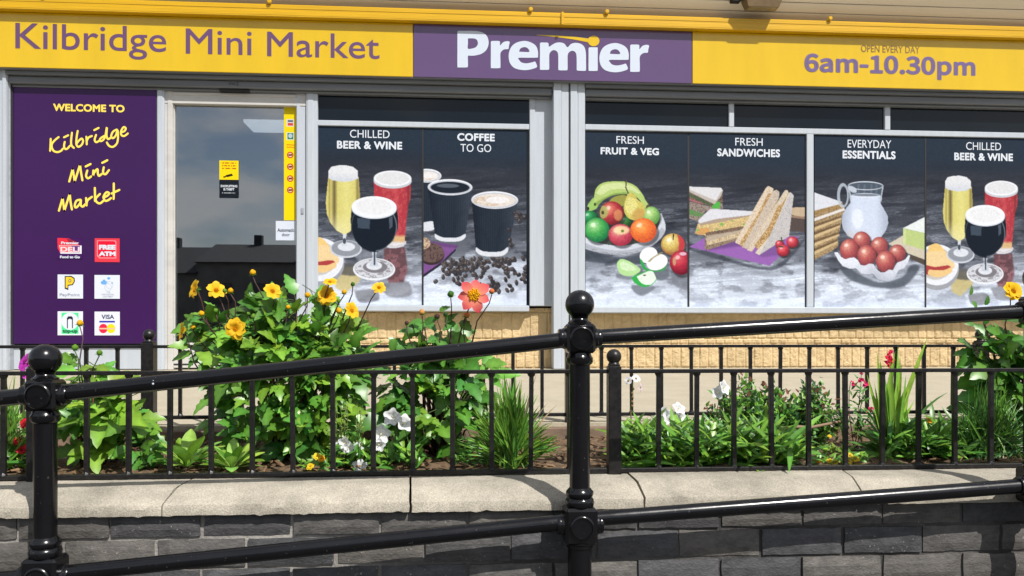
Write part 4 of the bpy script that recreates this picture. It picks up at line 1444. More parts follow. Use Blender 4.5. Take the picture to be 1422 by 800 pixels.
def fruit(c):
    P = lambda pts: [(810 + x / 4.444, 240 + y / 4.444) for x, y in pts]
    q = lambda x, y: (810 + x / 4.444, 240 + y / 4.444)
    c.put(c.soft(c.poly(P([(0, 470), (200, 520), (420, 490), (500, 420), (520, 470), (400, 560), (150, 560), (0, 540)]), True), 8), (62, 68, 76), .8)
    c.put(c.soft(c.poly(P([(300, 690), (420, 700), (440, 715), (360, 760), (300, 720)]), True), 5), (96, 102, 110), .75)
    c.put(c.soft(c.poly(P([(420, 600), (520, 590), (520, 650), (460, 660)]), True), 5), (92, 98, 106), .75)
    c.put(c.soft(c.poly(P([(200, 620), (300, 640), (290, 660), (210, 650)]), True), 4), (104, 110, 118), .7)
    c.put(c.soft(c.poly(P([(540, 620), (640, 640), (640, 720), (560, 690)]), True), 6), (112, 116, 124), .75)
    bowl = P([(-10, 390), (-10, 455), (60, 485), (200, 507), (320, 497), (430, 445), (495, 380), (508, 325), (490, 270), (470, 250), (380, 300), (100, 380)])
    c.put(c.poly(bowl, True), (196, 200, 210))
    c.put(c.poly(P([(-10, 420), (60, 455), (200, 480), (330, 465), (430, 410), (480, 340), (500, 370), (430, 445), (320, 497), (200, 507), (60, 485), (-10, 455)]), True), (164, 168, 178), .9)
    n_ = fbm(c.x * .15, c.y * .9, 61)
    c.put(c.poly(P([(0, 440), (60, 470), (200, 495), (330, 480), (400, 440), (320, 497), (200, 507), (60, 485)]), True) * (n_ > .52), (130, 132, 130), .6)
    c.put(c.poly(P([(-10, 380), (60, 425), (200, 450), (330, 435), (430, 380), (472, 300), (440, 250), (200, 200), (0, 300)]), True), (70, 76, 66))
    c.fruit(*q(40, 280), 11, 10, (36, 128, 66)); c.fruit(*q(262, 300), 8, 8, (52, 110, 48))
    c.put(c.poly(P([(150, 190), (190, 150), (260, 140), (268, 190), (210, 215)]), True), (150, 148, 62))
    # bananas
    c.put(c.poly(P([(28, 200), (62, 158), (92, 165), (88, 215), (50, 238), (26, 232)]), True), (150, 190, 92)); c.put(c.ell(*q(30, 225), 1.6, 2.4), (40, 50, 30))
    ban = P([(66, 188), (74, 112), (110, 70), (170, 56), (250, 55), (320, 80), (364, 130), (385, 170), (408, 205), (398, 226), (376, 214), (345, 165), (300, 140), (250, 132), (180, 142), (122, 172), (88, 206)])
    c.put(c.poly(ban, True), (172, 196, 104))
    c.put(c.poly(P([(80, 130), (116, 82), (180, 66), (250, 66), (318, 92), (350, 130), (300, 112), (240, 102), (170, 108), (110, 140)]), True), (204, 216, 150), .85)
    c.put(c.poly(P([(70, 190), (122, 160), (180, 132), (250, 122), (300, 130), (345, 160), (300, 142), (250, 134), (180, 144), (122, 174), (88, 206)]), True), (118, 150, 62), .7)
    c.put(c.ell(*q(398, 212), 2.6, 4.2, .4), (92, 78, 50)); c.put(c.ell(*q(72, 198), 1.4, 2.2), (50, 56, 30))
    # the rest of the bowl
    c.fruit(*q(420, 265), 11.8, 13, (142, 190, 98), (200, 226, 150), (84, 140, 62))
    m = c.fruit(*q(176, 250), 16.6, 16.2, (184, 54, 58), (232, 150, 110), (120, 30, 36))
    c.put(m * c.soft(c.ell(*q(122, 245), 7, 9), 3), (164, 180, 92), .8); c.put(c.ell(*q(120, 248), 2, 2.6), (70, 70, 36))
    c.put(m * c.soft(c.ell(*q(215, 262), 6, 8), 4), (226, 170, 96), .6)
    m = c.poly(P([(262, 165), (272, 135), (296, 124), (320, 138), (335, 165), (366, 190), (382, 228), (372, 272), (330, 294), (282, 282), (256, 250), (250, 210)]), True)
    c.put(m, (204, 188, 86))
    c.put(m * c.soft(c.ell(*q(295, 205), 9, 12), 6), (226, 218, 132), .8); c.put(m * c.soft(c.ell(*q(345, 260), 10, 9), 6), (196, 138, 70), .6)
    c.put(m * (fbm(c.x * .8, c.y * .8, 44) > .62), (150, 150, 60), .4)
    c.put(c.poly(P([(262, 45), (270, 50), (266, 90), (282, 128), (274, 130), (258, 92)])), (92, 84, 52))
    m = c.fruit(*q(85, 355), 17.2, 16.8, (72, 170, 76), (176, 220, 150), (24, 112, 62))
    m = c.fruit(*q(230, 384), 16.8, 15.2, (202, 74, 88), (236, 190, 160), (160, 40, 60))
    c.put(m * c.soft(c.ell(*q(236, 355), 11, 6), 4), (230, 206, 150), .85); c.put(c.ell(*q(242, 360), 2.2, 2), (110, 130, 50))
    c.fruit(*q(371, 355), 18.2, 17, (238, 116, 44), (250, 170, 84), (204, 78, 36))
    # apples and slices on the table
    m = c.fruit(*q(553, 440), 16.4, 15.2, (204, 176, 84), (236, 216, 150), (150, 90, 50))
    c.put(m * c.soft(c.poly(P([(580, 380), (640, 410), (630, 480), (590, 500), (590, 430)]), True), 2), (196, 50, 60), .9)
    c.put(c.poly(P([(553, 378), (560, 378), (558, 414), (552, 414)])), (40, 34, 26))
    m = c.fruit(*q(604, 552), 15.8, 17, (184, 40, 58), (220, 90, 96), (110, 20, 38)); c.put(c.ell(*q(615, 498), 5, 2.4), (216, 196, 214), .8); c.put(c.ell(*q(562, 545), 2.4, 6), (196, 160, 110), .8)
    c.put(c.poly(P([(350, 520), (365, 560), (400, 592), (450, 602), (500, 585), (518, 550), (500, 598), (440, 610), (380, 600), (355, 560)]), True), (52, 160, 76))
    c.put(c.ell(*q(403, 508), 12.8, 10.6, -.5), (226, 230, 230)); c.put(c.ell(*q(455, 550), 15, 11, -.3), (228, 231, 231))
    c.put(c.poly(P([(395, 548), (420, 525), (470, 492), (494, 486), (490, 494), (440, 522), (410, 550)])), (150, 140, 96), .8); c.put(c.poly(P([(352, 530), (366, 545), (385, 590), (365, 575)]), True), (40, 170, 70))
    c.put(c.poly(P([(206, 565), (215, 545), (238, 532), (290, 550), (350, 592), (342, 615), (300, 636), (250, 634), (220, 612)]), True), (172, 214, 140)); c.put(c.poly(P([(225, 560), (245, 548), (290, 566), (330, 596), (290, 606), (240, 596)]), True), (202, 226, 180), .9)
    c.put(c.poly(P([(296, 648), (330, 628), (416, 602), (446, 640), (448, 664), (415, 695), (370, 704), (320, 682)]), True), (50, 172, 70)); c.put(c.poly(P([(330, 640), (416, 604), (446, 640), (446, 662), (415, 690), (378, 690), (350, 672)]), True), (216, 228, 214)); c.put(c.ell(*q(378, 632), 2, 1), (80, 70, 40))

def crumb(c, m, base, alt, seed, sc=.9, th=.52):
    n_ = fbm(c.x * sc, c.y * sc, seed, 3)
    c.put(m, base)
    c.put(m * np.clip((n_ - th) * 12, 0, 1), alt, .9)

def sandwich(c):
    P = lambda pts: [(955 + x / 6.153, 250 + y / 6.153) for x, y in pts]
    q = lambda x, y: (955 + x / 6.153, 250 + y / 6.153)
    # roll at the right and the sandwich behind
    c.put(c.poly(P([(872, 240), (1010, 236), (1010, 440), (868, 432)])), (86, 72, 66)); c.put(c.poly(P([(872, 232), (1010, 232), (1010, 300), (940, 305), (872, 280)]), True), (190, 166, 134)); c.put(c.poly(P([(874, 296), (1010, 312), (1010, 330), (874, 315)])), (150, 120, 96))
    crumb(c, c.poly(P([(5, 190), (205, 232), (298, 180), (300, 246), (150, 270), (90, 360), (5, 330)])), (150, 136, 122), (110, 92, 82), 3)
    crumb(c, c.poly(P([(5, 250), (110, 285), (150, 300), (90, 320), (5, 300)])), (110, 130, 84), (70, 150, 66), 9)
    crumb(c, c.poly(P([(5, 105), (215, 200), (298, 120), (300, 200), (215, 235), (5, 165)])), (128, 104, 88), (70, 60, 56), 5)
    c.put(c.poly(P([(5, 120), (120, 165), (210, 212), (205, 228), (110, 190), (5, 140)])), (70, 96, 58), .8); c.put(c.poly(P([(5, 160), (100, 190), (150, 215), (60, 200), (5, 180)])), (176, 104, 104), .8)
    c.put(c.poly(P([(210, 225), (250, 190), (276, 195), (268, 245), (215, 246)]), True), (82, 176, 66))
    c.put(c.poly(P([(5, 65), (285, 72), (302, 92), (286, 140), (228, 212), (100, 150), (5, 105)])), (182, 172, 162)); c.put(c.poly(P([(5, 63), (285, 70), (296, 86), (240, 180), (5, 84)])), (208, 206, 208))
    # napkin
    c.put(c.soft(c.poly(P([(5, 600), (160, 610), (700, 745), (990, 500), (900, 640), (720, 770), (300, 690)]), True), 4), (60, 64, 72), .7)
    nap = c.poly(P([(12, 575), (160, 488), (952, 478), (840, 600), (698, 732)]))
    c.put(nap, (146, 92, 170)); c.put(nap * c.soft(c.poly(P([(150, 500), (500, 500), (480, 560), (150, 610)])), 8), (104, 66, 126), .8); c.put(nap * c.soft(c.poly(P([(560, 620), (760, 520), (780, 640), (640, 660)])), 8), (116, 76, 138), .8)
    # sandwich lying in the middle
    crumb(c, c.poly(P([(145, 590), (150, 470), (470, 415), (500, 440), (480, 500), (170, 600)])), (150, 128, 104), (104, 84, 68), 8)
    crumb(c, c.poly(P([(155, 500), (470, 425), (490, 450), (440, 490), (170, 560)])), (206, 186, 150), (170, 140, 100), 19)
    c.put(c.poly(P([(160, 470), (470, 415), (480, 440), (165, 530)])), (176, 160, 140), .8)
    crumb(c, c.poly(P([(62, 462), (85, 380), (560, 285), (560, 370), (480, 410), (160, 478)])), (188, 160, 108), (232, 206, 130), 14, 1.1)
    crumb(c, c.poly(P([(62, 462), (90, 420), (180, 412), (190, 452), (110, 474)])), (196, 150, 92), (226, 160, 70), 24)
    for (x, y, r_) in ((85, 432, 12), (290, 380, 16), (480, 380, 10), (380, 352, 8), (250, 425, 9)):
        c.put(c.ell(*q(x, y), r_ / 6.1, r_ / 8), (108, 178, 74), .9)
    crumb(c, c.poly(P([(150, 455), (470, 395), (500, 400), (440, 430), (160, 480)])), (128, 104, 84), (92, 74, 60), 6)
    c.put(c.poly(P([(85, 372), (180, 255), (570, 268), (575, 300), (240, 370), (110, 392)])), (164, 144, 124)); c.put(c.poly(P([(88, 352), (150, 290), (195, 252), (230, 250), (580, 268), (560, 296), (250, 335), (100, 376)])), (206, 206, 212))
    # two halves standing upright
    crumb(c, c.poly(P([(560, 540), (700, 250), (850, 100), (880, 150), (620, 620)])), (158, 124, 76), (214, 180, 120), 31, 1.0)
    crumb(c, c.poly(P([(430, 545), (560, 320), (690, 90), (760, 110), (500, 590)])), (160, 126, 78), (216, 184, 124), 37, 1.0)
    for (x, y) in ((510, 455), (560, 400), (650, 445), (706, 110), (610, 275), (660, 470)):
        c.put(c.ell(*q(x, y), 1.2, 1.6), (84, 48, 40))
    bread = lambda pts, a, b_: crumb(c, c.poly(P(pts)), a, b_, 41, 1.4, .6)
    bread([(670, 62), (690, 48), (735, 72), (728, 95), (560, 380), (445, 552), (403, 535)], (214, 196, 170), (176, 150, 120)); crumb(c, c.poly(P([(440, 545), (520, 420), (600, 290), (690, 110), (722, 118), (620, 330), (500, 520)])), (166, 128, 78), (222, 190, 130), 37, 1.0)
    bread([(728, 92), (760, 80), (782, 98), (780, 150), (640, 400), (510, 588), (465, 575)], (196, 180, 160), (160, 140, 120))
    bread([(830, 84), (850, 80), (862, 102), (700, 400), (548, 612), (505, 598)], (208, 192, 168), (170, 148, 122)); crumb(c, c.poly(P([(570, 560), (690, 400), (770, 220), (815, 190), (740, 400), (610, 590)])), (160, 122, 74), (218, 184, 124), 51, 1.0)
    m = c.poly(P([(862, 108), (878, 98), (906, 124), (866, 478), (760, 545), (612, 640), (575, 622), (700, 480), (790, 280)]))
    crumb(c, m, (190, 186, 184), (150, 138, 130), 61, 1.6, .62); c.put(m * c.poly(P([(862, 108), (878, 98), (700, 480), (612, 640), (575, 622), (690, 480)])), (216, 200, 176), .7)
    # tomatoes
    c.fruit(*q(785, 548), 6, 6, (186, 54, 64)); c.fruit(*q(895, 528), 8.4, 7.8, (200, 58, 70), (232, 130, 130)); c.fruit(*q(816, 600), 8.8, 8.4, (202, 54, 66), (236, 120, 120))
    for pts in ([(770, 565), (800, 560), (830, 570), (800, 575)], [(795, 490), (805, 480), (808, 520), (798, 522)], [(780, 515), (812, 510), (830, 518), (800, 524)]):
        c.put(c.poly(P(pts)), (60, 70, 50))

def essentials(c):
    P = lambda pts: [(1125 + x / 5, 240 + y / 5) for x, y in pts]
    q = lambda x, y: (1125 + x / 5, 240 + y / 5)
    c.put(c.soft(c.poly(P([(180, 600), (300, 680), (480, 760), (640, 720), (700, 640), (760, 660), (640, 790), (420, 790), (250, 720)]), True), 7), (74, 80, 88), .8)
    # sliced loaf
    crumb(c, c.poly(P([(0, 290), (222, 205), (245, 262), (220, 300), (216, 345), (205, 405), (192, 450), (195, 512), (150, 545), (0, 620)])), (168, 142, 100), (132, 104, 66), 12, .7)
    for (a, b_) in (((0, 372), (215, 300)), ((0, 425), (208, 352)), ((0, 480), (204, 412)), ((0, 540), (192, 462))):
        c.put(c.poly(P([a, b_, (b_[0], b_[1] + 14), (a[0], a[1] + 22)])), (96, 72, 48), .7)
        c.put(c.poly(P([(a[0], a[1] + 22), (b_[0], b_[1] + 14), (b_[0], b_[1] + 28), (a[0], a[1] + 46)])), (216, 188, 136), .75)
    c.put(c.poly(P([(0, 330), (236, 246), (242, 262), (0, 352)])), (214, 208, 204))
    crumb(c, c.poly(P([(0, 268), (222, 206), (224, 240), (0, 306)])), (164, 132, 82), (128, 98, 58), 22, .7)
    c.put(c.poly(P([(0, 130), (60, 152), (224, 206), (200, 222), (0, 276)])), (206, 208, 216))
    # jug of milk
    hd = c.ell(*q(228, 160), 8.2, 17.2) - c.ell(*q(232, 162), 5, 13)
    c.put(np.clip(hd, 0, 1), (176, 186, 198), .85)
    c.put(c.poly(P([(262, 92), (300, 70), (390, 60), (480, 72), (508, 95), (494, 150), (490, 200), (282, 200), (276, 150)])), (76, 86, 98))
    for x in (330, 372, 420, 455):
        c.put(c.poly(P([(x, 80), (x + 14, 80), (x + 10, 150), (x - 2, 150)])), (112, 122, 134), .5)
    ring = c.ell(*q(386, 90), 24.6, 6.2) - c.ell(*q(386, 91), 23, 4.9)
    c.put(np.clip(ring, 0, 1), (196, 204, 214))
    for pts in ([(258, 95), (266, 95), (282, 150), (284, 200), (276, 200), (272, 150)], [(502, 95), (510, 95), (500, 150), (496, 200), (488, 200), (492, 150)]):
        c.put(c.poly(P(pts)), (186, 196, 206), .9)
    c.put(c.poly(P([(262, 100), (282, 92), (318, 110), (322, 136), (300, 140), (275, 125)]), True), (178, 188, 200))
    m = c.poly(P([(284, 160), (330, 150), (440, 150), (490, 160), (490, 215), (512, 250), (538, 300), (542, 350), (525, 400), (490, 450), (440, 472), (330, 474), (262, 440), (228, 390), (218, 340), (226, 290), (252, 245), (280, 212)]), False)
    c.put(m, (196, 206, 224)); u = (c.x - q(378, 0)[0]) / 32
    c.put(m * np.clip(np.abs(u) * 2.2 - 1.1, 0, 1), (150, 160, 178), .7); c.put(m * c.soft(c.ell(*q(330, 320), 8, 14), 8), (222, 228, 240), .7)
    c.put(m * np.clip((c.y - q(0, 380)[1]) / 18, 0, 1) * np.clip(-u + .4, 0, 1), (188, 170, 160), .6)
    c.put(c.ell(*q(388, 158), 20.5, 3.2), (206, 214, 228)); c.put(c.ell(*q(388, 155), 19, 1.8), (60, 68, 78), .6)
    # butter on its board
    c.put(c.poly(P([(545, 492), (650, 430), (800, 520), (800, 605), (690, 562)])), (196, 186, 164)); c.put(c.poly(P([(690, 562), (800, 602), (800, 642), (690, 592)])), (84, 72, 62))
    c.put(c.poly(P([(645, 382), (800, 300), (800, 418)])), (216, 222, 220)); c.put(c.poly(P([(645, 382), (800, 416), (800, 534), (645, 490)])), (178, 196, 118)); c.put(c.poly(P([(645, 384), (665, 388), (665, 496), (645, 490)])), (204, 214, 150), .6)
    # eggs in a white tray
    for (x, y, a, b_) in ((358, 470, 60, 62), (480, 510, 60, 66), (605, 558, 58, 62)):
        c.fruit(*q(x, y), a / 5, b_ / 5, (178, 84, 80), (216, 156, 132), (128, 58, 62))
    for (x, y, a, b_) in ((272, 536, 65, 76), (393, 575, 66, 74), (525, 616, 67, 76)):
        c.fruit(*q(x, y), a / 5, b_ / 5, (182, 84, 80), (222, 164, 138), (126, 56, 60))
    t_ = P([(166, 556), (190, 552), (215, 585), (245, 602), (275, 592), (305, 588), (330, 606), (350, 640), (380, 645), (410, 630), (440, 634), (460, 668), (490, 692), (520, 690), (545, 672), (575, 675), (588, 650), (605, 622), (635, 612), (660, 600), (685, 568), (695, 572), (680, 620), (655, 660), (612, 676), (592, 718), (560, 745), (515, 748), (470, 738), (438, 700), (400, 704), (355, 700), (318, 664), (270, 666), (225, 648), (195, 610)])
    m = c.poly(t_); c.put(m, (212, 216, 226)); c.put(m * np.clip((c.y - q(0, 615)[1]) / 24 + (fbm(c.x * .08, c.y * .05, 3) - .5), 0, 1), (164, 170, 184), .8)

def right_tf(px, py):
    return 476 + (px - 1330) / .875, 237 + (py - 251) / .945

POS = [
    ("poster with three beer glasses headed Chilled Beer & Wine, beside the door", 442, 585.6, 176, 423.5, beer, None, 3, .11,
     [("CHILLED", 486, 541, 180.3, 191, 0), ("BEER & WINE", 468, 558.5, 195.5, 206.3, .052)], None),
    ("poster with black paper cups and coffee beans headed Coffee To Go", 588.3, 731, 178, 424, coffee, None, 11, .145,
     [("COFFEE", 635, 687, 185, 195.5, .055), ("TO GO", 639.5, 682, 200, 210.6, 0)], None),
    ("poster with a bowl of apples and bananas headed Fresh Fruit & Veg", 813, 954.6, 185.5, 426, fruit, None, 17, .13,
     [("FRESH", 856, 894, 189, 199.3, 0), ("FRUIT & VEG", 834, 915, 204.5, 214.3, .055)], None),
    ("poster with cut sandwiches on a purple napkin headed Fresh Sandwiches", 957.4, 1117.5, 186.5, 427.5, sandwich, None, 23, .16,
     [("FRESH", 1021, 1059, 191.5, 202, 0), ("SANDWICHES", 996, 1083, 206.2, 217, .055)], None),
    ("poster with eggs, bread and a milk jug headed Everyday Essentials", 1131, 1284, 187.5, 428, essentials, None, 29, .16,
     [("EVERYDAY", 1177, 1237.5, 194, 205, 0), ("ESSENTIALS", 1170, 1243.5, 209, 220, .055)], None),
    ("poster with three beer glasses headed Chilled Beer & Wine, beside the eggs poster", 1286.5, 1427, 189.5, 429, beer, right_tf, 37, .13,
     [("CHILLED", 1341.5, 1390, 197.5, 208, 0), ("BEER & WINE", 1325, 1406.5, 212, 222.5, .055)], None)]
for (label, a, b_, y0, y1, art, tf, seed, split, heads, _) in POS:
    rt = thing("window_poster", label, "poster", (xat((a + b_) / 2, YP), YP, zat(y1, YP, (a + b_) / 2)), "food posters in the shop windows")
    c = Canvas(a, b_, y0, y1, 1.6, tf)
    table_bg(c, y0, y1, seed, split)
    art(c)
    mott = (fbm(c.px * .55, c.py * .55, seed + 70, 3) - .5)[..., None]
    c.a = c.a * (1 + mott * .10)
    lum = c.a.mean(-1, keepdims=True)
    c.a = (c.a * .88 + lum * .12 - 118) * 1.05 + 118 + np.array([0, 2, 6.0])  # greyed and lifted towards blue: reflected sky haze painted into the print colours
    c.a += (RNG.random(c.a.shape[:2])[..., None] - .5) * 6
    c.mesh("picture", YP, PRINT, rt, KP)
    for (body, p0, p1, yc, yb, bold) in heads:
        g = MB()
        letters(g, body, p0, p1, yc, yb, YP, bold=bold if bold else 0.0, dz=.0012, spacing=1.07 if bold else 1.0)
        g.build("lettering", GREYT, rt)
# dark seams between neighbouring posters
for (a, b_, y0, y1) in ((585.7, 588.2, 176, 424), (954.7, 957.3, 188, 427), (1284.1, 1286.4, 192, 429)):
    g = MB()
    fbox(g, a, b_, y0, y1, YP - .002, .01, 0)
    g.build("poster_seam", BLACKGAP, shop)

# ================================================================== BLACK RAILING IN FRONT OF THE WALL
YRL = 1.985
SR = F / YRL
rl = thing("ramp_railing", "glossy black pipe railing with ball topped posts in front of the brick wall", "railing", (xat(803, YRL), YRL, 0))
def rail(name, p0, y0, p1, y1, r_, par):
    a, b_ = at(p0, y0, YRL), at(p1, y1, YRL)
    g = MB()
    A_, B_ = Vector((a[0], YRL, a[1])), Vector((b_[0], YRL, b_[1]))
    g.tube([A_.lerp(B_, k / 12) for k in range(13)], r_, 28)
    return autosmooth(g.build(name, IRON, par), 40)
def post(px, yj, yl, bottom=0.0):
    """A cast post: ball finial, upper joint box at row yj, lower joint box at row yl."""
    X, ZJ = at(px, yj, YRL)
    ZL = at(px, yl, YRL)[1]
    k = 1 / SR
    g = MB()
    c = (X, YRL, 0)
    # shaft from ground to the top joint
    g.lathe((X, YRL, 0), [(0.034, bottom), (0.034, 0.03), (0.0305, 0.05), (0.030, ZL - 32 * k)], 28)
    g.lathe((X, YRL, 0), [(0.030, ZL - 32 * k), (0.0335, ZL - 31 * k), (0.0335, ZL - 27 * k), (0.036, ZL - 25.5 * k), (0.036, ZL - 21 * k)], 28)
    g.lathe((X, YRL, 0), [(0.0345, ZL + 26 * k), (0.0365, ZL + 29 * k), (0.037, ZL + 33 * k), (0.0345, ZL + 36.5 * k), (0.031, ZL + 38 * k), (0.033, ZL + 40 * k), (0.0355, ZL + 43 * k), (0.0345, ZL + 46.5 * k), (0.029, ZL + 50 * k), (0.0258, ZL + 52 * k), (0.0262, ZJ - 37 * k)], 28)
    g.lathe((X, YRL, 0), [(0.0262, ZJ - 37 * k), (0.030, ZJ - 36 * k), (0.0335, ZJ - 33 * k), (0.0335, ZJ - 27 * k), (0.030, ZJ - 24.5 * k), (0.028, ZJ - 20 * k)], 28)
    p = autosmooth(g.build("post", IRON, rl), 35)
    for (Z, hx, hz) in ((ZJ, 20 * k, 20.5 * k), (ZL, 22.5 * k, 25.5 * k)):
        g = MB()
        hy = hx * .92
        g.box(X - hx, X + hx, YRL - hy, YRL + hy, Z - hz, Z + hz, .007)
        for s_ in (-1, 1):
            g.lathe((X + s_ * hx * .9, YRL, Z), [(0.0265, 0), (0.0265, s_ * .010), (0.024, s_ * .013), (0.0245, s_ * .018), (0.0225, s_ * .022)], 24, 'x')
        for s_ in (-1, 1):
            g.lathe((X, YRL + s_ * hy, Z), [(0.031, -s_ * .004), (0.0305, s_ * .005), (0.028, s_ * .008), (0.0262, s_ * .0085), (0.0255, s_ * .004), (0.0, s_ * .003)], 28, 'y')
        autosmooth(g.build("joint", IRON, p), 35)
    zb_ = ZJ + 20.5 * k
    r_ = 20.4 * k
    zc2 = zb_ + 8 * k + r_ * .93
    prof = [(0.030, zb_ - .002), (0.030, zb_ + 2 * k), (0.0225, zb_ + 4.5 * k), (0.0205, zb_ + 7 * k), (0.0235, zb_ + 10 * k)]
    a0 = -math.asin(min(1, (zc2 - (zb_ + 10 * k)) / r_))
    for i in range(15):
        a = a0 + (math.pi / 2 - a0) * i / 14
        prof.append((max(1e-4, r_ * math.cos(a)), zc2 + r_ * math.sin(a)))
    g = MB()
    g.lathe((X, YRL, 0), prof, 32)
    autosmooth(g.build("finial", IRON, p), 40)
    return p
post(63, 548.5, 799)
post(805, 470, 728)
post(1442, 431, 674)
post(-700, 633, 884)
RU, RD = 0.0198, 0.0192
rail("top_rail", 63, 548.5, 805, 470, RU, rl)
rail("top_rail", 805, 469.5, 1442, 431.5, RD, rl)
rail("top_rail", -700, 625, 63, 547, RU, rl)
rail("top_rail", 1442, 431.5, 2000, 398, RD, rl)
rail("bottom_rail", 63, 799, 805, 723, RU, rl)
rail("bottom_rail", 805, 722, 1442, 673, RD, rl)
rail("bottom_rail", -700, 876, 63, 799, RU, rl)
rail("bottom_rail", 1442, 673, 2000, 631, RD, rl)
# a fleck of bird lime on the left top rail
g = MB()
X_, Z_ = at(212.5, 529, YRL - RU)
g.lathe((X_, YRL - RU * .86, Z_), [(.0001, -.0015), (.0018, -.001), (.0022, 0)], 8, 'y')
pX, pZ = at(212.5, 533, YRL - RU)
g.lathe((pX, YRL - RU * .99, pZ), [(.0001, -.0015), (.0024, -.0008), (.0028, .001)], 8, 'y')
g.build("lime_fleck", WHITET, rl)

# ================================================================== LOW FENCES ROUND THE BED
def fence(name, label, Y, ztop, zbot, posts_px, bars_x, x0, x1, post_top, bw_, balls, pw):
    root = thing(name, label, "fence", (xat(711, Y), Y, zbot))
    g = MB(); g.box(x0, x1, Y - .009, Y + .009, ztop - .011, ztop, .0015); g.build("top_rail", FENCE, root)
    g = MB(); g.box(x0, x1, Y - .010, Y + .010, zbot, zbot + .012, .0015); g.build("bottom_rail", FENCE, root)
    first = None
    for x in bars_x:
        if first is None:
            g = MB()
            g.box(-bw_ / 2, bw_ / 2, -bw_ / 2, bw_ / 2, zbot + .008 - zbot, ztop - .009 - zbot, .0012)
            g.lathe((0, 0, 0), [(bw_ * .9, ztop - zbot - .0115), (bw_ * .8, ztop - zbot - .016), (bw_ * .55, ztop - zbot - .020)], 8)
            g.lathe((0, 0, 0), [(bw_ * .85, .0115), (bw_ * .7, .016), (bw_ * .5, .020)], 8)
            first = g.build("baluster", FENCE, None)
            o = first
        else:
            o = first.copy(); COL.objects.link(o)
        o.parent = root
        o.location = (x - root.location.x, random.uniform(-.0008, .0008), 0)
        o.rotation_euler = (random.uniform(-.006, .006), random.uniform(-.008, .008), random.uniform(-.1, .1))
    for x in posts_px:
        g = MB()
        g.box(x - pw / 2, x + pw / 2, Y - pw / 2, Y + pw / 2, zbot - .10, post_top - .012, .002)
        g.box(x - pw / 2 + .003, x + pw / 2 - .003, Y - pw / 2 + .003, Y + pw / 2 - .003, post_top - .0125, post_top - .006, .002)
        p = g.build("fence_post", FENCE, root)
        g = MB()
        r_ = balls
        prof = [(r_ * .75, post_top - .006), (r_ * .62, post_top)]
        a0 = -.85
        for i in range(12):
            a = a0 + (math.pi / 2 - a0) * i / 11
            prof.append((max(1e-4, r_ * math.cos(a)), post_top + r_ * .72 + r_ * math.sin(a)))
        g.lathe((x, Y, 0), prof, 24)
        autosmooth(g.build("ball", FENCE, p), 40)
    return root
YFF, YRF = 2.24, 2.86
zft, zfb = zat(513.5, YFF), zat(657.5, YFF)
xa_, xb_ = xat(120.3, YFF), xat(737, YFF)
stp = (xb_ - xa_) / 11
xpost = [xat(50.5, YFF), xat(852.5, YFF)]
bars = [xa_ + stp * i for i in range(-1, 13)]
xr0, xr1 = xat(914.3, YFF), xat(1375.3, YFF)
stp2 = (xr1 - xr0) / 9
bars += [xr0 + stp2 * i for i in range(0, 13)]
bars += [xpost[0] - .055 - .109 * i - .03 for i in range(0, 9)]
bars = [b for b in bars if all(abs(b - p) > .02 for p in xpost)]
fence("bed_fence", "low black fence on the pale coping at the front of the flower bed", YFF, zft, zfb, xpost + [xr0 + stp2 * 13.3], bars, xat(-500, YFF), xat(1760, YFF), zat(503, YFF), .0130, .0215, .037)
zrt, zrb = zat(478.8, YRF), zat(578.5, YRF)
rp = [xat(207, YRF), xat(793, YRF), xat(1362, YRF)]
rp = [2 * rp[0] - rp[1]] + rp + [2 * rp[2] - rp[1]]
bars = []
for a, b_ in zip(rp[:-1], rp[1:]):
    n_ = 14
    bars += [a + (b_ - a) * i / n_ for i in range(1, n_)]
bars = [b for b in bars if -2.6 < b < 2.9]
fence("bed_fence", "low black fence at the back of the flower bed, beside the shop paving", YRF, zrt, zrb, [r_ for r_ in rp if -2.6 < r_ < 2.9], bars, -2.7, 3.0, zat(471, YRF), .0120, .0205, .042)
# kerb edging at the back of the bed
g = MB()
g.box(-6, 6, 2.79, 2.832, zb - .12, zb - .012, .004)
struct(g.build("kerb", mat("dark kerb edging", lin((120, 100, 84)), rough=.9, var=.35, scale=12, bump=.6)))

# ================================================================== PLANTS
def rv(rnd, s=1.0):
    return Vector((rnd.uniform(-s, s), rnd.uniform(-s, s), rnd.uniform(-s, s)))

def jit(rnd, c, k=.25):
    f = 1 + rnd.uniform(-k, k)
    h = rnd.uniform(-.2, .2)
    return (max(.001, c[0] * f * (1 + h)), max(.001, c[1] * f), max(.001, c[2] * f * (1 - h)))

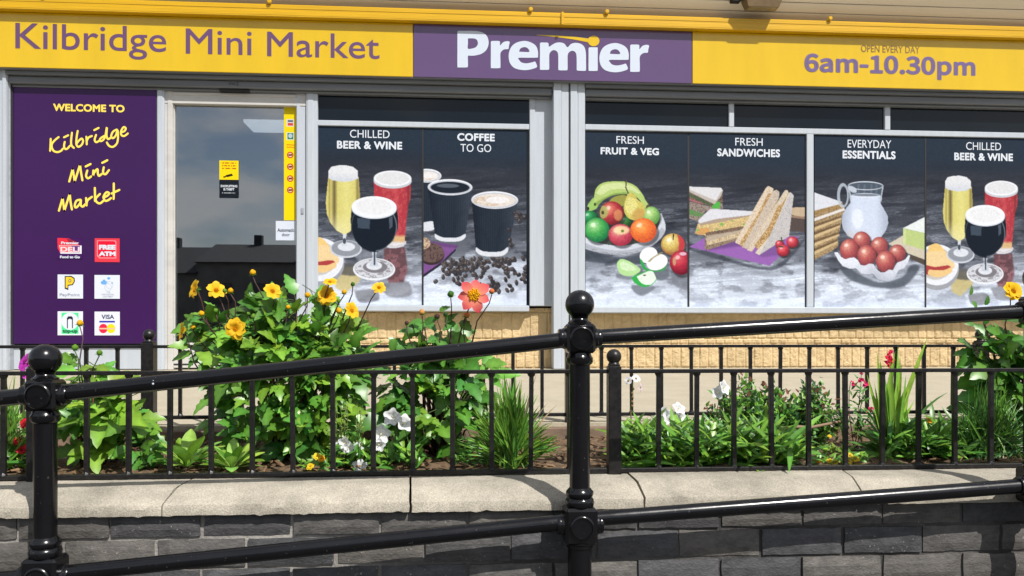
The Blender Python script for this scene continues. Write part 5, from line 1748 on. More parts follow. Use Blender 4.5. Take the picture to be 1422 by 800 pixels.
def leaf(mb, p, d, n, Ln, W, col, m=6, curl=.25, fold=.25, serr=.0, shape='ovate', rnd=random):
    """One leaf: a folded, curled blade with a paler midrib; serr > 0 gives a toothed edge."""
    d = d.normalized()
    n = (n - d * n.dot(d))
    n = n.normalized() if n.length > 1e-4 else d.orthogonal().normalized()
    s = d.cross(n)
    vs, cs, fs = [], [], []
    mid = tuple(min(1, c * 1.35 + .01) for c in col)
    tw = rnd.uniform(-.25, .25)
    for k in range(m + 1):
        t = k / m
        if shape == 'ovate':
            wd = math.sin(math.pi * min(1, t ** .72)) ** .85 * (1 - .15 * t)
        elif shape == 'lance':
            wd = math.sin(math.pi * t ** .8) ** .7 * .95
        elif shape == 'spoon':
            wd = (.22 + .78 * math.sin(math.pi * min(1, max(0, (t - .25) / .78)) ** .9)) if t < .98 else .12
        else:
            wd = (1 - t) ** .6 * (.55 + .45 * math.sin(math.pi * min(1, t + .15)))
        wd = max(wd, .02) * W / 2
        if serr and 0 < k < m and k % 2:
            wd *= 1 + serr
        elif serr:
            wd *= 1 - serr * .5
        c = p + d * (Ln * t) - n * (curl * Ln * t * t)
        sd_ = s * math.cos(tw * t) + n * math.sin(tw * t)
        vs += [c - sd_ * wd + n * wd * fold, c, c + sd_ * wd + n * wd * fold]
        cs += [col, mid, col]
    for k in range(m):
        a = k * 3
        fs += [(a, a + 1, a + 4, a + 3), (a + 1, a + 2, a + 5, a + 4)]
    mb.add(vs, fs, cs)

def blade(mb, p, tip, W, col, sag=.0, m=5, rnd=random):
    """A long grass or sword leaf from p to tip, arching by sag."""
    p, tip = Vector(p), Vector(tip)
    ax = tip - p
    side = ax.cross(Vector((rnd.uniform(-.4, .4), -1, rnd.uniform(-.2, .2)))).normalized()
    vs, cs, fs = [], [], []
    for k in range(m + 1):
        t = k / m
        c = p + ax * t + Vector((0, 0, sag * 4 * t * (1 - t)))
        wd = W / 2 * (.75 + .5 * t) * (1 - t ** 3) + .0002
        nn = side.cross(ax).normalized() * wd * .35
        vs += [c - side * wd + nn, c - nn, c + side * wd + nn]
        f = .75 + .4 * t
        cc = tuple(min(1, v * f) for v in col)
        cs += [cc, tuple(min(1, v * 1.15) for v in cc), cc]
    for k in range(m):
        a = k * 3
        fs += [(a, a + 1, a + 4, a + 3), (a + 1, a + 2, a + 5, a + 4)]
    mb.add(vs, fs, cs)

G1, G2, G3 = (0.085, 0.225, 0.022), (0.058, 0.170, 0.020), (0.150, 0.315, 0.032)
DKG = (0.028, 0.085, 0.020)
STC = (0.085, 0.040, 0.035)
STG = (0.07, 0.12, 0.03)

def pt(px, py, Y):
    X, Z = at(px, py, Y)
    return Vector((X, Y, Z))

def compound(mb, sm, rnd, p, d, n, Ln, W, cols, nl=3, serr=.16):
    """A dahlia leaf: a stalk with one end leaflet and pairs of side leaflets."""
    d = d.normalized()
    base = p - d * Ln * .7
    sm.tube([base, p], [.0016, .0011], 4, STG, cap=False)
    col = jit(rnd, rnd.choice(cols), .28)
    leaf(mb, p, d, n, Ln, W, col, 8, rnd.uniform(.1, .4), rnd.uniform(.1, .3), serr, 'ovate', rnd)
    s = d.cross(n).normalized()
    for k in range((nl - 1) // 2):
        q = p - d * Ln * (.12 + .34 * k)
        for sg_ in (-1, 1):
            dd = (d * .65 + s * sg_ * .85 + rv(rnd, .15))
            leaf(mb, q, dd, n + rv(rnd, .25), Ln * rnd.uniform(.6, .85), W * rnd.uniform(.62, .85), jit(rnd, col, .12), 8, rnd.uniform(.1, .4), rnd.uniform(.1, .3), serr, 'ovate', rnd)

def bush(root, rnd, blobs, n, Ln, W, cols, base, nl=3, serr=.24, up=.55, front=.55, inner=.35, foliage='foliage', stems=10):
    """Leaves filling a few rounded volumes (centre, radii), on stems that rise from base."""
    mb, sm = MB(), MB()
    tot = sum(b[1][0] * b[1][2] for b in blobs)
    anchors = []
    for (c, r_) in blobs:
        k = max(4, int(n * r_[0] * r_[2] / tot))
        c = Vector(c)
        for i in range(k):
            v = Vector((rnd.gauss(0, 1), rnd.gauss(0, 1), rnd.gauss(0, 1))).normalized()
            f = inner + (1 - inner) * rnd.random() ** .6
            if rnd.random() < .65 and v.y > 0:
                v.y = -v.y
            p = c + Vector((v.x * r_[0], v.y * r_[1], v.z * r_[2])) * f
            if p.z < soil_z(p.y) + .012:
                p.z = soil_z(p.y) + rnd.uniform(.012, .05)
            d = Vector((v.x, v.y * .9, v.z * .5)) * .9 + rv(rnd, .55) + Vector((0, -.15, -.10))
            nn = Vector((rnd.uniform(-.45, .45), -front, up)) + rv(rnd, .3)
            sc = rnd.uniform(.6, 1.15)
            if nl > 1:
                compound(mb, sm, rnd, p, d, nn, Ln * sc, W * sc, cols, nl if rnd.random() < .8 else 1, serr)
            else:
                leaf(mb, p, d, nn, Ln * sc, W * sc, jit(rnd, rnd.choice(cols), .3), 6, rnd.uniform(.1, .4), .25, serr, 'ovate', rnd)
            if i % max(1, int(k / stems)) == 0:
                anchors.append(p)
    for p in anchors:
        b = Vector(base) + Vector((rnd.uniform(-.05, .05), rnd.uniform(-.04, .04), 0))
        m_ = b.lerp(p, .5) + Vector((0, 0, .03)) + rv(rnd, .015)
        sm.tube([b, m_, p], [.0045, .0032, .0018], 5, jit(rnd, STC, .3))
    mb.build(foliage, LEAF, root, smooth=True, attr=True)
    sm.build('stem', STEM, root, smooth=True, attr=True)

def dahlia_flower(root, rnd, p, face, rad, col, tipcol=None, disc=(.72, .34, .01), n=8, name='flower', cup=.12, W=.72, layers=1, dr=.25):
    """An open single flower: broad petals round a raised disc, facing 'face'."""
    face = face.normalized()
    u = face.orthogonal().normalized()
    v = face.cross(u)
    mb = MB()
    ph = rnd.uniform(0, 6)
    for ly in range(layers):
        for k in range(n):
            a = ph + 2 * math.pi * (k + ly * .5) / n + rnd.uniform(-.09, .09)
            d = u * math.cos(a) + v * math.sin(a)
            s = face.cross(d)
            r_ = rad * rnd.uniform(.88, 1.06) * (1 - .22 * ly)
            vs, cs, fs = [], [], []
            m = 5
            wob = rnd.uniform(-.12, .25)
            for i in range(m + 1):
                t = i / m
                wd = r_ * W * .5 * (.30 + .95 * math.sin(math.pi * min(1, t * .80 + .04))) * (1 if i < m else .45)
                c = p + d * (r_ * (.10 + .90 * t)) + face * (r_ * (cup + .18 * ly) * math.sin(t * 2.2) - r_ * wob * t * t)
                kk = rnd.uniform(.88, 1.08)
                cc = col if tipcol is None else tuple(col[j] * (1 - t) + tipcol[j] * t for j in range(3))
                e = tuple(min(1, x * kk) for x in cc)
                vs += [c - s * wd + face * wd * .22, c + (d * r_ * .05 if i == m else Vector()), c + s * wd + face * wd * .22]
                cs += [e, tuple(x * .93 for x in e), e]
            for i in range(m):
                q = i * 3
                fs += [(q, q + 1, q + 4, q + 3), (q + 1, q + 2, q + 5, q + 4)]
            mb.add(vs, fs, cs)
    f_ = mb.build(name, PETAL, root, smooth=True, attr=True)
    mb = MB()
    for k in range(26):
        a, q = k * 2.4, math.sqrt(k / 26) * rad * dr
        c = p + u * q * math.cos(a) + v * q * math.sin(a) + face * (rad * .16 - q * .18)
        rr = rad * .062 * (dr / .25)
        kk = rnd.uniform(.75, 1.2)
        cc = tuple(min(1, x * kk) for x in disc)
        top = c + face * rr * 1.6
        ring = [c + (u * math.cos(t * 1.2566) + v * math.sin(t * 1.2566)) * rr for t in range(5)]
        mb.add(ring + [top], [(t, (t + 1) % 5, 5) for t in range(5)], cc)
    base = p - face * rad * .06
    ring = [base + (u * math.cos(t * .7854) + v * math.sin(t * .7854)) * rad * .26 + face * rad * .16 for t in range(8)]
    mb.add(ring, [tuple(range(8))], tuple(x * .8 for x in disc))
    mb.build('flower_disc', PETAL, f_, attr=True)
    mb = MB()
    for k in range(6):
        a = k * math.pi / 3
        d = u * math.cos(a) + v * math.sin(a)
        leaf(mb, p - face * rad * .10, d - face * .35, face, rad * .5, rad * .2, jit(rnd, G2, .2), 3, .3, .1, 0, 'lance', rnd)
    mb.build('sepal', LEAF, f_, attr=True)
    return f_

def bud(root, rnd, p, rad, col, name='bud', d=Vector((0, -.3, 1))):
    d = d.normalized()
    u = d.orthogonal().normalized(); v = d.cross(u)
    mb = MB()
    prof = [(.25, -.9), (.75, -.55), (1.0, 0), (.85, .5), (.45, .95), (.05, 1.2)]
    vs, cs = [], []
    for i, (r_, h) in enumerate(prof):
        for k in range(9):
            a = k * 2 * math.pi / 9
            rr = rad * r_ * (1 + .12 * math.sin(a * 3 + i))
            vs.append(p + u * rr * math.cos(a) + v * rr * math.sin(a) + d * rad * h)
            f = rnd.uniform(.8, 1.1)
            cs.append(tuple(min(1, x * f) for x in (col if i > 1 else G3)))
    fs = [(i * 9 + k, i * 9 + (k + 1) % 9, i * 9 + 9 + (k + 1) % 9, i * 9 + 9 + k) for i in range(len(prof) - 1) for k in range(9)]
    mb.add(vs, fs, cs)
    for k in range(5):
        a = k * 1.2566 + rnd.uniform(0, .5)
        dd = u * math.cos(a) + v * math.sin(a)
        leaf(mb, p - d * rad * .8, dd * .8 + d * .25, d, rad * 1.5, rad * .6, jit(rnd, G2, .2), 3, .2, .1, 0, 'lance', rnd)
    mb.build(name, PETAL, root, smooth=True, attr=True)

def stalk(sm, rnd, a, b, r0=.0028, r1=.0018, col=STC, bend=.02):
    m_ = a.lerp(b, .55) + Vector((rnd.uniform(-bend, bend), rnd.uniform(-bend, bend), 0))
    q = a.lerp(b, .85) + Vector((rnd.uniform(-bend, bend) * .4, 0, 0))
    sm.tube([a, m_, q, b], [r0, (r0 + r1) / 2, r1, r1], 5, jit(rnd, col, .2))

YELP, YELP2 = (0.86, 0.47, 0.008), (0.92, 0.60, 0.03)
CORAL, CORAL2 = (0.86, 0.20, 0.16), (0.85, 0.07, 0.10)

# ---- 1. the big yellow dahlia
rnd = random.Random(11)
Yb = 2.56
root = thing("dahlia_plant", "big leafy dahlia bush with many yellow flowers in front of the door", "plant", (xat(400, Yb), Yb, soil_z(Yb)))
S_ = F / Yb
def blob(px, py, Y, rx, ry, rz):
    p = pt(px, py, Y)
    return (tuple(p), (rx * Y / F, ry, rz * Y / F))
bush(root, rnd, [blob(395, 540, 2.53, 106, .15, 105), blob(330, 480, 2.58, 66, .11, 60), blob(420, 452, 2.58, 80, .12, 46), blob(462, 500, 2.53, 52, .12, 62), blob(438, 590, 2.50, 60, .12, 58)],
     480, .076, .042, [G1, G1, G2, G3, G3], pt(400, 640, Yb), nl=3, stems=9)
sm = MB()
FL = [(272, 402, .030, (-.75, -.6, .25)), (300, 404, .030, (.35, -.8, .5)), (378, 405, .028, (.55, -.7, .35)), (255, 460, .030, (-.85, -.5, .1)),
      (327, 457, .034, (.1, -1, .05)), (455, 412, .034, (-.25, -.8, .3)), (488, 432, .028, (.6, -.6, .3)), (526, 400, .022, (.25, -.8, .5)), (458, 392, .022, (.1, -.6, .8))]
for (x, y, r_, f) in FL:
    Yp_ = Yb - rnd.uniform(.06, .16)
    p = pt(x, y, Yp_)
    dahlia_flower(root, rnd, p, Vector(f), r_, YELP, YELP2, n=8, layers=1 if r_ < .033 else 2, W=.56, cup=.2)
    stalk(sm, rnd, pt(x + (392 - x) * .35, y + 95, Yb - .02), p - Vector(f).normalized() * r_ * .12)
for (x, y, r_, c) in [(351, 379, .010, YELP), (320, 404, .009, YELP), (280, 436, .009, YELP), (400, 427, .008, YELP), (427, 410, .009, YELP), (268, 455, .008, YELP), (470, 418, .007, G3), (478, 406, .008, YELP), (312, 404, .007, G3),
                      (352, 440, .009, G3), (300, 432, .008, G3), (471, 432, .010, YELP), (490, 395, .007, G2), (345, 436, .006, G3)]:
    p = pt(x, y, Yb - rnd.uniform(.04, .12))
    bud(root, rnd, p, r_, c, d=Vector((rnd.uniform(-.6, .6), -.3, 1)))
    stalk(sm, rnd, pt(x + (392 - x) * .3 + rnd.uniform(-8, 8), y + 75, Yb - .02), p - Vector((0, 0, r_)))
sm.build('flower_stalk', STEM, root, smooth=True, attr=True)

# ---- 2. the young dahlia at the left
rnd = random.Random(12)
Yb = 2.50
root = thing("dahlia_plant", "young broad leaved dahlia without open flowers behind the left ball post", "plant", (xat(135, Yb), Yb, soil_z(Yb)))
bush(root, rnd, [blob(130, 570, 2.44, 50, .09, 62), blob(120, 520, 2.50, 36, .07, 38), blob(170, 590, 2.46, 42, .08, 46)], 62, .095, .058, [G1, G3, G3], pt(135, 650, Yb), nl=3, stems=6)
sm = MB()
for (x, y, r_, c) in [(111, 449, .010, YELP), (104, 483, .010, G3), (138, 490, .009, G3)]:
    p = pt(x, y, 2.47)
    bud(root, rnd, p, r_, c, d=Vector((.3, -.3, 1)))
    stalk(sm, rnd, pt(118, 560, 2.49), p - Vector((0, 0, r_)), col=(.16, .09, .13) if y < 460 else STG)
sm.build('flower_stalk', STEM, root, smooth=True, attr=True)

# ---- 3. the red dahlia in the middle
rnd = random.Random(13)
Yb = 2.58
root = thing("dahlia_plant", "open dahlia plant carrying one coral red flower with a yellow centre", "plant", (xat(610, Yb), Yb, soil_z(Yb)))
bush(root, rnd, [blob(615, 575, 2.54, 70, .12, 60), blob(585, 515, 2.58, 48, .08, 40), blob(645, 530, 2.58, 52, .09, 40), blob(560, 560, 2.58, 40, .08, 50), blob(600, 470, 2.6, 34, .06, 38)], 135, .080, .048, [G1, G2, G2, G3], pt(612, 645, Yb), nl=3, stems=9)
sm = MB()
p = pt(658, 410, 2.48)
fc = dahlia_flower(root, rnd, p, Vector((.05, -1, .18)), .052, (.92, .40, .24), (.85, .085, .12), disc=(.88, .55, .02), n=7, W=.52, cup=.06, dr=.36)
fc['label'] = "coral red flower with yellow centre"
stalk(sm, rnd, pt(632, 500, 2.56), p + Vector((0, .02, -.01)), .0032, .0022)
for (x, y, r_, c) in [(626, 409, .011, G2), (683, 405, .009, (.75, .22, .06)), (586, 434, .010, (.7, .34, .10)), (648, 438, .010, (.75, .28, .08)), (565, 449, .007, STC), (607, 440, .009, STC), (619, 437, .008, DKG)]:
    p = pt(x, y, 2.52)
    bud(root, rnd, p, r_, c, d=Vector((rnd.uniform(-.5, .5), -.3, 1)))
    stalk(sm, rnd, pt(x + (622 - x) * .5, y + 85, 2.57), p - Vector((0, 0, r_)))
sm.build('flower_stalk', STEM, root, smooth=True, attr=True)
mb = MB()
for (x, y, d, Ln) in [(640, 445, (.5, -.5, -.5), .06), (632, 447, (-.6, -.4, -.3), .05), (590, 450, (.6, -.3, .4), .05), (575, 460, (-.7, -.2, .1), .05), (618, 448, (.5, -.2, .5), .05), (548, 470, (-.2, -.3, -.8), .05), (610, 432, (.7, -.2, .4), .04), (630, 500, (.2, -.3, -.9), .07)]:
    leaf(mb, pt(x, y, 2.54), Vector(d), Vector((0, -.7, .6)), Ln, Ln * .6, jit(rnd, G2, .3), 8, .3, .2, .15, 'ovate', rnd)
mb.build('upper_foliage', LEAF, root, smooth=True, attr=True)

# ---- 4. the dahlia at the right edge
rnd = random.Random(14)
Yb = 2.62
root = thing("dahlia_plant", "dark green dahlia with one yellow flower above the rail at the right edge", "plant", (xat(1400, Yb), Yb, soil_z(Yb)))
bush(root, rnd, [blob(1400, 520, 2.58, 60, .12, 62), blob(1410, 590, 2.56, 62, .12, 58), blob(1375, 490, 2.62, 36, .08, 36), blob(1450, 500, 2.6, 60, .12, 80)], 210, .092, .058, [G1, G1, G2, G2], pt(1405, 645, Yb), nl=3, stems=8)
sm = MB()
p = pt(1406, 405, 2.52)
dahlia_flower(root, rnd, p, Vector((.1, -.9, .35)), .036, (.86, .52, .004), (.9, .58, .01), n=9, layers=2)
stalk(sm, rnd, pt(1404, 500, 2.6), p + Vector((0, .01, -.01)))
sm.tube([pt(1366, 448, 2.58), pt(1378, 480, 2.6), pt(1392, 560, 2.62)], [.0035, .004, .005], 6, (.16, .10, .06))
sm.build('flower_stalk', STEM, root, smooth=True, attr=True)
mb = MB()
for (x, y, d) in [(1347, 410, (.1, -.3, .9)), (1350, 418, (.4, -.3, -.8)), (1368, 424, (.2, -.3, .8)), (1352, 450, (-.8, -.2, .1)), (1366, 450, (.3, -.3, .6))]:
    leaf(mb, pt(x, y, 2.55), Vector(d), Vector((.3, -.8, .4)), .035, .022, jit(rnd, G2, .3), 8, .2, .2, .15, 'ovate', rnd)
mb.build('upper_foliage', LEAF, root, smooth=True, attr=True)

# ---- 5. rosettes
def rosette(label, px, py, Y, n, Ln, W, cols, seed, group=None):
    rnd = random.Random(seed)
    b = pt(px, py, Y); b.z = soil_z(Y) + .008
    root = thing("rosette_plant", label, "plant", tuple(b), group)
    mb = MB()
    for k in range(n):
        a = k * 2.4 + rnd.uniform(-.2, .2)
        el = .25 + .9 * k / n
        d = Vector((math.cos(a) * math.cos(el), math.sin(a) * math.cos(el), math.sin(el)))
        nn = Vector((-math.cos(a) * math.sin(el), -math.sin(a) * math.sin(el), math.cos(el)))
        sc = rnd.uniform(.75, 1.1)
        leaf(mb, b + d * .008, d, nn, Ln * sc, W * sc, jit(rnd, rnd.choice(cols), .15), 8, rnd.uniform(.05, .3), .22, 0, 'spoon', rnd)
    mb.build('foliage', LEAF, root, smooth=True, attr=True)
LG = (0.27, 0.46, 0.075)
rosette("pale green rosette of spoon shaped leaves, left of its twin under the big dahlia", 258, 640, 2.36, 20, .108, .042, [LG, LG, G3], 21, "pale green rosettes")
rosette("pale green rosette of spoon shaped leaves at the foot of the big yellow dahlia", 322, 640, 2.33, 22, .098, .036, [LG, LG, G3], 22, "pale green rosettes")

# ---- 6. white bellflowers
def bell(root, rnd, p, face, r_, col=(.90, .90, .92)):
    r_ *= 1.12
    face = face + Vector((.12, 0, .25))
    face = face.normalized(); u = face.orthogonal().normalized(); v = face.cross(u)
    mb = MB()
    n = 30
    vs, cs = [], []
    for i, (rr, h) in enumerate(((.10, -.6), (.42, -.48), (.60, -.2), (.80, .0), (1.05, .06))):
        for k in range(n):
            a = 2 * math.pi * k / n
            q = rr * (1 + (.16 * math.cos(a * 5) if i >= 3 else .03 * math.cos(a * 5)))
            vs.append(p + (u * math.cos(a) + v * math.sin(a)) * r_ * q + face * r_ * h)
            cs.append(tuple(x * (.96 if i > 1 else .9) for x in col))
    fs = [(i * n + k, i * n + (k + 1) % n, i * n + n + (k + 1) % n, i * n + n + k) for i in range(4) for k in range(n)]
    mb.add(vs, fs, cs)
    f_ = mb.build('flower', PETAL, root, smooth=True, attr=True)
    mb = MB()
    mb.tube([p - face * r_ * .6, p + face * r_ * .12], [.0012, .0018], 5, (.75, .68, .35))
    mb.build('pistil', STEM, f_, attr=True)

def leafy_clump(root, rnd, px0, px1, py, Y, n, Ln, W, cols, h, shape='lance', spread=.05, sag=.3, name='foliage'):
    mb = MB()
    for _ in range(n):
        x = rnd.uniform(px0, px1)
        yb_ = Y + rnd.uniform(-spread, spread)
        b = pt(x, py, yb_)
        b.z = soil_z(yb_) + rnd.uniform(0, h)
        a = rnd.uniform(0, 6.28)
        el = rnd.uniform(.1, 1.2)
        d = Vector((math.cos(a) * math.cos(el), math.sin(a) * math.cos(el) - .2, math.sin(el)))
        nn = Vector((rnd.uniform(-.3, .3), -.6, .8))
        sc = rnd.uniform(.6, 1.15)
        leaf(mb, b, d, nn, Ln * sc, W * sc, jit(rnd, rnd.choice(cols), .28), 6, rnd.uniform(.1, .6) * sag * 2, .22, 0, shape, rnd)
    return mb.build(name, LEAF, root, smooth=True, attr=True)

rnd = random.Random(31)
Yb = 2.38
root = thing("bellflower_plant", "low plant with white cup shaped flowers, right of the big dahlia", "plant", (xat(520, Yb), Yb, soil_z(Yb)))
leafy_clump(root, rnd, 452, 585, 650, Yb, 210, .055, .016, [G1, G2, G3], .05, spread=.06)
sm = MB(); mb = MB()
for (x, y, r_, f) in [(544, 579, .021, (-.4, -1, .1)), (562, 587, .022, (.4, -.9, .3)), (529, 603, .023, (.1, -.9, .2)), (526, 618, .016, (-.2, -.8, -.3)), (478, 616, .016, (-.4, -.8, -.2)), (495, 625, .018, (.4, -.9, 0)), (484, 622, .014, (.2, -.7, -.4)),
                      (469, 632, .010, (0, -.8, -.4)), (500, 647, .018, (0, -.9, .5)), (457, 648, .014, (.3, -.5, .7)), (472, 618, .011, (-.3, -.9, 0))]:
    Yq = Yb - rnd.uniform(.0, .05)
    p = pt(x, y, Yq)
    bell(root, rnd, p, Vector(f), r_)
    b = pt(x + rnd.uniform(-12, 12), 652, Yq + .02); b.z = soil_z(Yq)
    if p.z - b.z > .02:
        stalk(sm, rnd, b, p - Vector(f).normalized() * r_ * .85, .0018, .0010, STG, .012)
for _ in range(26):
    x = rnd.uniform(455, 500)
    b = pt(x, 652, Yb); b.z = soil_z(Yb)
    t_ = pt(x + rnd.uniform(-8, 8), rnd.uniform(560, 620), Yb)
    stalk(sm, rnd, b, t_, .0014, .0007, (.14, .20, .05), .01)
    for q in range(7):
        c = b.lerp(t_, .35 + q * .1)
        leaf(mb, c, rv(rnd, 1), Vector((0, -.7, .6)), .014, .004, jit(rnd, (.16, .24, .05), .3), 3, .2, .1, 0, 'lance', rnd)
sm.build('flower_stalk', STEM, root, smooth=True, attr=True)
mb.build('seed_spray', LEAF, root, attr=True)

# ---- 7. ornamental grasses
def grass(label, px, py, Y, tips, n, W, cols, seed, spread=.03, sag=.02, name="grass_clump", cat="grass"):
    rnd = random.Random(seed)
    b0 = pt(px, py, Y)
    b0.z = soil_z(Y)
    root = thing(name, label, cat, tuple(b0))
    mb = MB()
    (tx0, tx1, ty0, ty1) = tips
    for _ in range(n):
        b = b0 + Vector((rnd.gauss(0, spread), rnd.gauss(0, spread * .6), 0))
        u = rnd.random()
        f = 1 - (2 * u - 1) ** 2
        tx = tx0 + (tx1 - tx0) * u
        ty = ty1 - (ty1 - ty0) * (f * .75 + .25) * rnd.uniform(.45, 1.0)
        tp = pt(tx + rnd.uniform(-8, 8), ty, Y + rnd.uniform(-.10, .08))
        blade(mb, b, tp, W * rnd.uniform(.6, 1.2), jit(rnd, rnd.choice(cols), .3), rnd.uniform(.2, 1.2) * sag, 6, rnd)
    mb.build('foliage', LEAF, root, smooth=True, attr=True)
    return root
GR1, GR2, GR3 = (.10, .25, .03), (.15, .33, .04), (.06, .16, .03)
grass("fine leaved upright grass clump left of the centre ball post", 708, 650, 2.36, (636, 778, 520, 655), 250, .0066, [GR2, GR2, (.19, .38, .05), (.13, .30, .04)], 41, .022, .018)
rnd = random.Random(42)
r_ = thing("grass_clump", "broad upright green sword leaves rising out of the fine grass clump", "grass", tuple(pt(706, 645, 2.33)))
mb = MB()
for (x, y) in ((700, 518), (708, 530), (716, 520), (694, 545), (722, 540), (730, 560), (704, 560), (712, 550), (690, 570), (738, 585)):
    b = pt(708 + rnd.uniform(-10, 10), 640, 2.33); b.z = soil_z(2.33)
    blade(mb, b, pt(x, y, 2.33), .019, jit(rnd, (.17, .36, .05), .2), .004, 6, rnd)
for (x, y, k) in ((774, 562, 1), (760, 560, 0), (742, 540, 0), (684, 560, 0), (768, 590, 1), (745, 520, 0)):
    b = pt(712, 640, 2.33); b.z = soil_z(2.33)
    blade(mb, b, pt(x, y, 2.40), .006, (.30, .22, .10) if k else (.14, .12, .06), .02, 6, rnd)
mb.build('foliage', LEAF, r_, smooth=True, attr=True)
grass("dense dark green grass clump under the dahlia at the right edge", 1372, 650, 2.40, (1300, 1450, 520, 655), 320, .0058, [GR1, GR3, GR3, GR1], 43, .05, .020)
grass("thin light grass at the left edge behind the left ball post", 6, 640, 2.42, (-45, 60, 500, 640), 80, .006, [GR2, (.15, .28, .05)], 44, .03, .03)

# ---- 8. gladiolus with sword leaves and its red spike
rnd = random.Random(51)
Yb = 2.39
b0 = pt(1232, 630, Yb); b0.z = soil_z(Yb)
root = thing("gladiolus_plant", "tall light green sword leaved plant with a red flower spike", "plant", tuple(b0))
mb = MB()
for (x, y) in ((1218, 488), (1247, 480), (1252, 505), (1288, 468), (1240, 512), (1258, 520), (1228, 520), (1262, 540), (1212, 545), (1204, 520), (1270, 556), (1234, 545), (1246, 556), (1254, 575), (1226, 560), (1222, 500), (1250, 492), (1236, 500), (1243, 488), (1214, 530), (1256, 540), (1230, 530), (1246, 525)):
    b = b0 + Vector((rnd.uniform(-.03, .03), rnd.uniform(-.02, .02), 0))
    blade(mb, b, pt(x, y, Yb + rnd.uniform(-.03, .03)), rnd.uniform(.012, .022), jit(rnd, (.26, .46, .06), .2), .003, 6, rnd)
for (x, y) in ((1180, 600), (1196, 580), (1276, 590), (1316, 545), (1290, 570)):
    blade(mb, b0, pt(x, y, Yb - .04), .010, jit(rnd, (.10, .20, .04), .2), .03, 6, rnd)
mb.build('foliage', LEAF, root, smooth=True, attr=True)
def spike(root, rnd, x, y0, y1, Y, col, n, rad):
    mb = MB()
    for k in range(n):
        t = k / max(1, n - 1)
        p = pt(x + rnd.uniform(-3, 3), y1 + (y0 - y1) * t, Y)
        for q in range(5):
            d = rv(rnd, 1); d.y = -abs(d.y)
            leaf(mb, p, d, Vector((0, -1, .2)), rad * (1.2 - .5 * t), rad * .9 * (1.2 - .5 * t), jit(rnd, col, .25), 4, .3, .3, 0, 'ovate', rnd)
    mb.build('flower', PETAL, root, smooth=True, attr=True)
spike(root, rnd, 1235, 488, 505, Yb, (.72, .02, .09), 6, .013)
sm = MB(); stalk(sm, rnd, b0, pt(1235, 495, Yb), .003, .002, STG); sm.build('flower_stalk', STEM, root, smooth=True, attr=True)

# ---- 9. pink snapdragon between the shrub and the gladiolus
rnd = random.Random(52)
Yb = 2.56
b0 = pt(1190, 620, Yb); b0.z = soil_z(Yb)
root = thing("snapdragon_plant", "thin dark stemmed snapdragon with small crimson flowers left of the sword leaves", "plant", tuple(b0))
sm = MB(); mb = MB()
for (x, y) in ((1196, 518), (1181, 530), (1202, 528), (1210, 566)):
    t_ = pt(x, y, Yb)
    stalk(sm, rnd, b0 + rv(rnd, .012), t_, .002, .0012, (.09, .07, .04))
    for q in range(16):
        c = b0.lerp(t_, .2 + q * .045)
        leaf(mb, c, rv(rnd, 1) + Vector((0, -.2, .3)), Vector((0, -.7, .6)), .035, .008, jit(rnd, G2, .3), 4, .3, .2, 0, 'lance', rnd)
sm.build('stem', STEM, root, smooth=True, attr=True)
mb.build('foliage', LEAF, root, smooth=True, attr=True)
for (x, y0, y1) in ((1196, 519, 528), (1181, 530, 534), (1202, 529, 533), (1209, 567, 570)):
    spike(root, rnd, x, y0, y1, Yb, (.62, .03, .14), 2, .011)

# ---- 10. gaura and lance leaved ground plants on the right
rnd = random.Random(53)
Yb = 2.44
b0 = pt(878, 640, Yb); b0.z = soil_z(Yb)
root = thing("gaura_plant", "leafy upright plant with one thin stem of white and pink flowers beside the square post", "plant", tuple(b0))
leafy_clump(root, rnd, 856, 905, 640, Yb, 170, .060, .014, [G1, G3, LG], .085, spread=.05)
sm = MB()
tp = pt(878, 532, Yb)
stalk(sm, rnd, b0 + Vector((0, 0, .05)), tp, .0022, .0014, (.22, .16, .06), .006)
sm.build('flower_stalk', STEM, root, smooth=True, attr=True)
for (x, y, f) in ((873, 529, (-.5, -.7, .3)), (883, 526, (.2, -.8, .5)), (889, 538, (.7, -.6, 0))):
    dahlia_flower(root, rnd, pt(x, y, Yb - .01), Vector(f), .014, (.85, .82, .84), (.88, .62, .66) if x > 885 else (.88, .88, .9), disc=(.6, .5, .2), n=4, W=.9)
for q in range(5):
    bud(root, rnd, pt(878 + rnd.uniform(-2, 2), 540 + q * 6, Yb), .004, (.35, .22, .10))
rnd = random.Random(54)
root = thing("daylily_clump", "spreading clump of narrow bright green leaves hanging over the coping", "plant", tuple(pt(985, 640, 2.36)))
leafy_clump(root, rnd, 866, 1108, 645, 2.37, 840, .105, .0165, [G1, G3, G3, G2], .075, spread=.085, sag=.45)
rnd = random.Random(55)
root = thing("bellflower_plant", "white bellflower stems with a cluster of four blooms behind the right fence", "plant", tuple(pt(940, 620, 2.52)))
sm = MB()
b0 = pt(945, 615, 2.52); b0.z = soil_z(2.52)
for (x, y, r_, f) in [(921, 576, .020, (-.5, -.9, 0)), (931, 580, .021, (0, -1, -.1)), (946, 580, .021, (.5, -.8, 0)), (943, 567, .018, (.2, -.8, .4)), (1006, 538, .020, (.5, -.8, .1)), (997, 545, .017, (-.5, -.8, -.2))]:
    p = pt(x, y, 2.50)
    bell(root, rnd, p, Vector(f), r_)
    s1 = MB()
    stalk(s1, rnd, (b0 if x < 960 else b0 + Vector((.14, .02, 0))), p + Vector((0, .012, -.004)), .002, .0012, STG)
    s1.build('flower_stalk', STEM, root, smooth=True, attr=True)
leafy_clump(root, rnd, 925, 1010, 620, 2.52, 70, .06, .014, [G2, G1], .06, spread=.03)

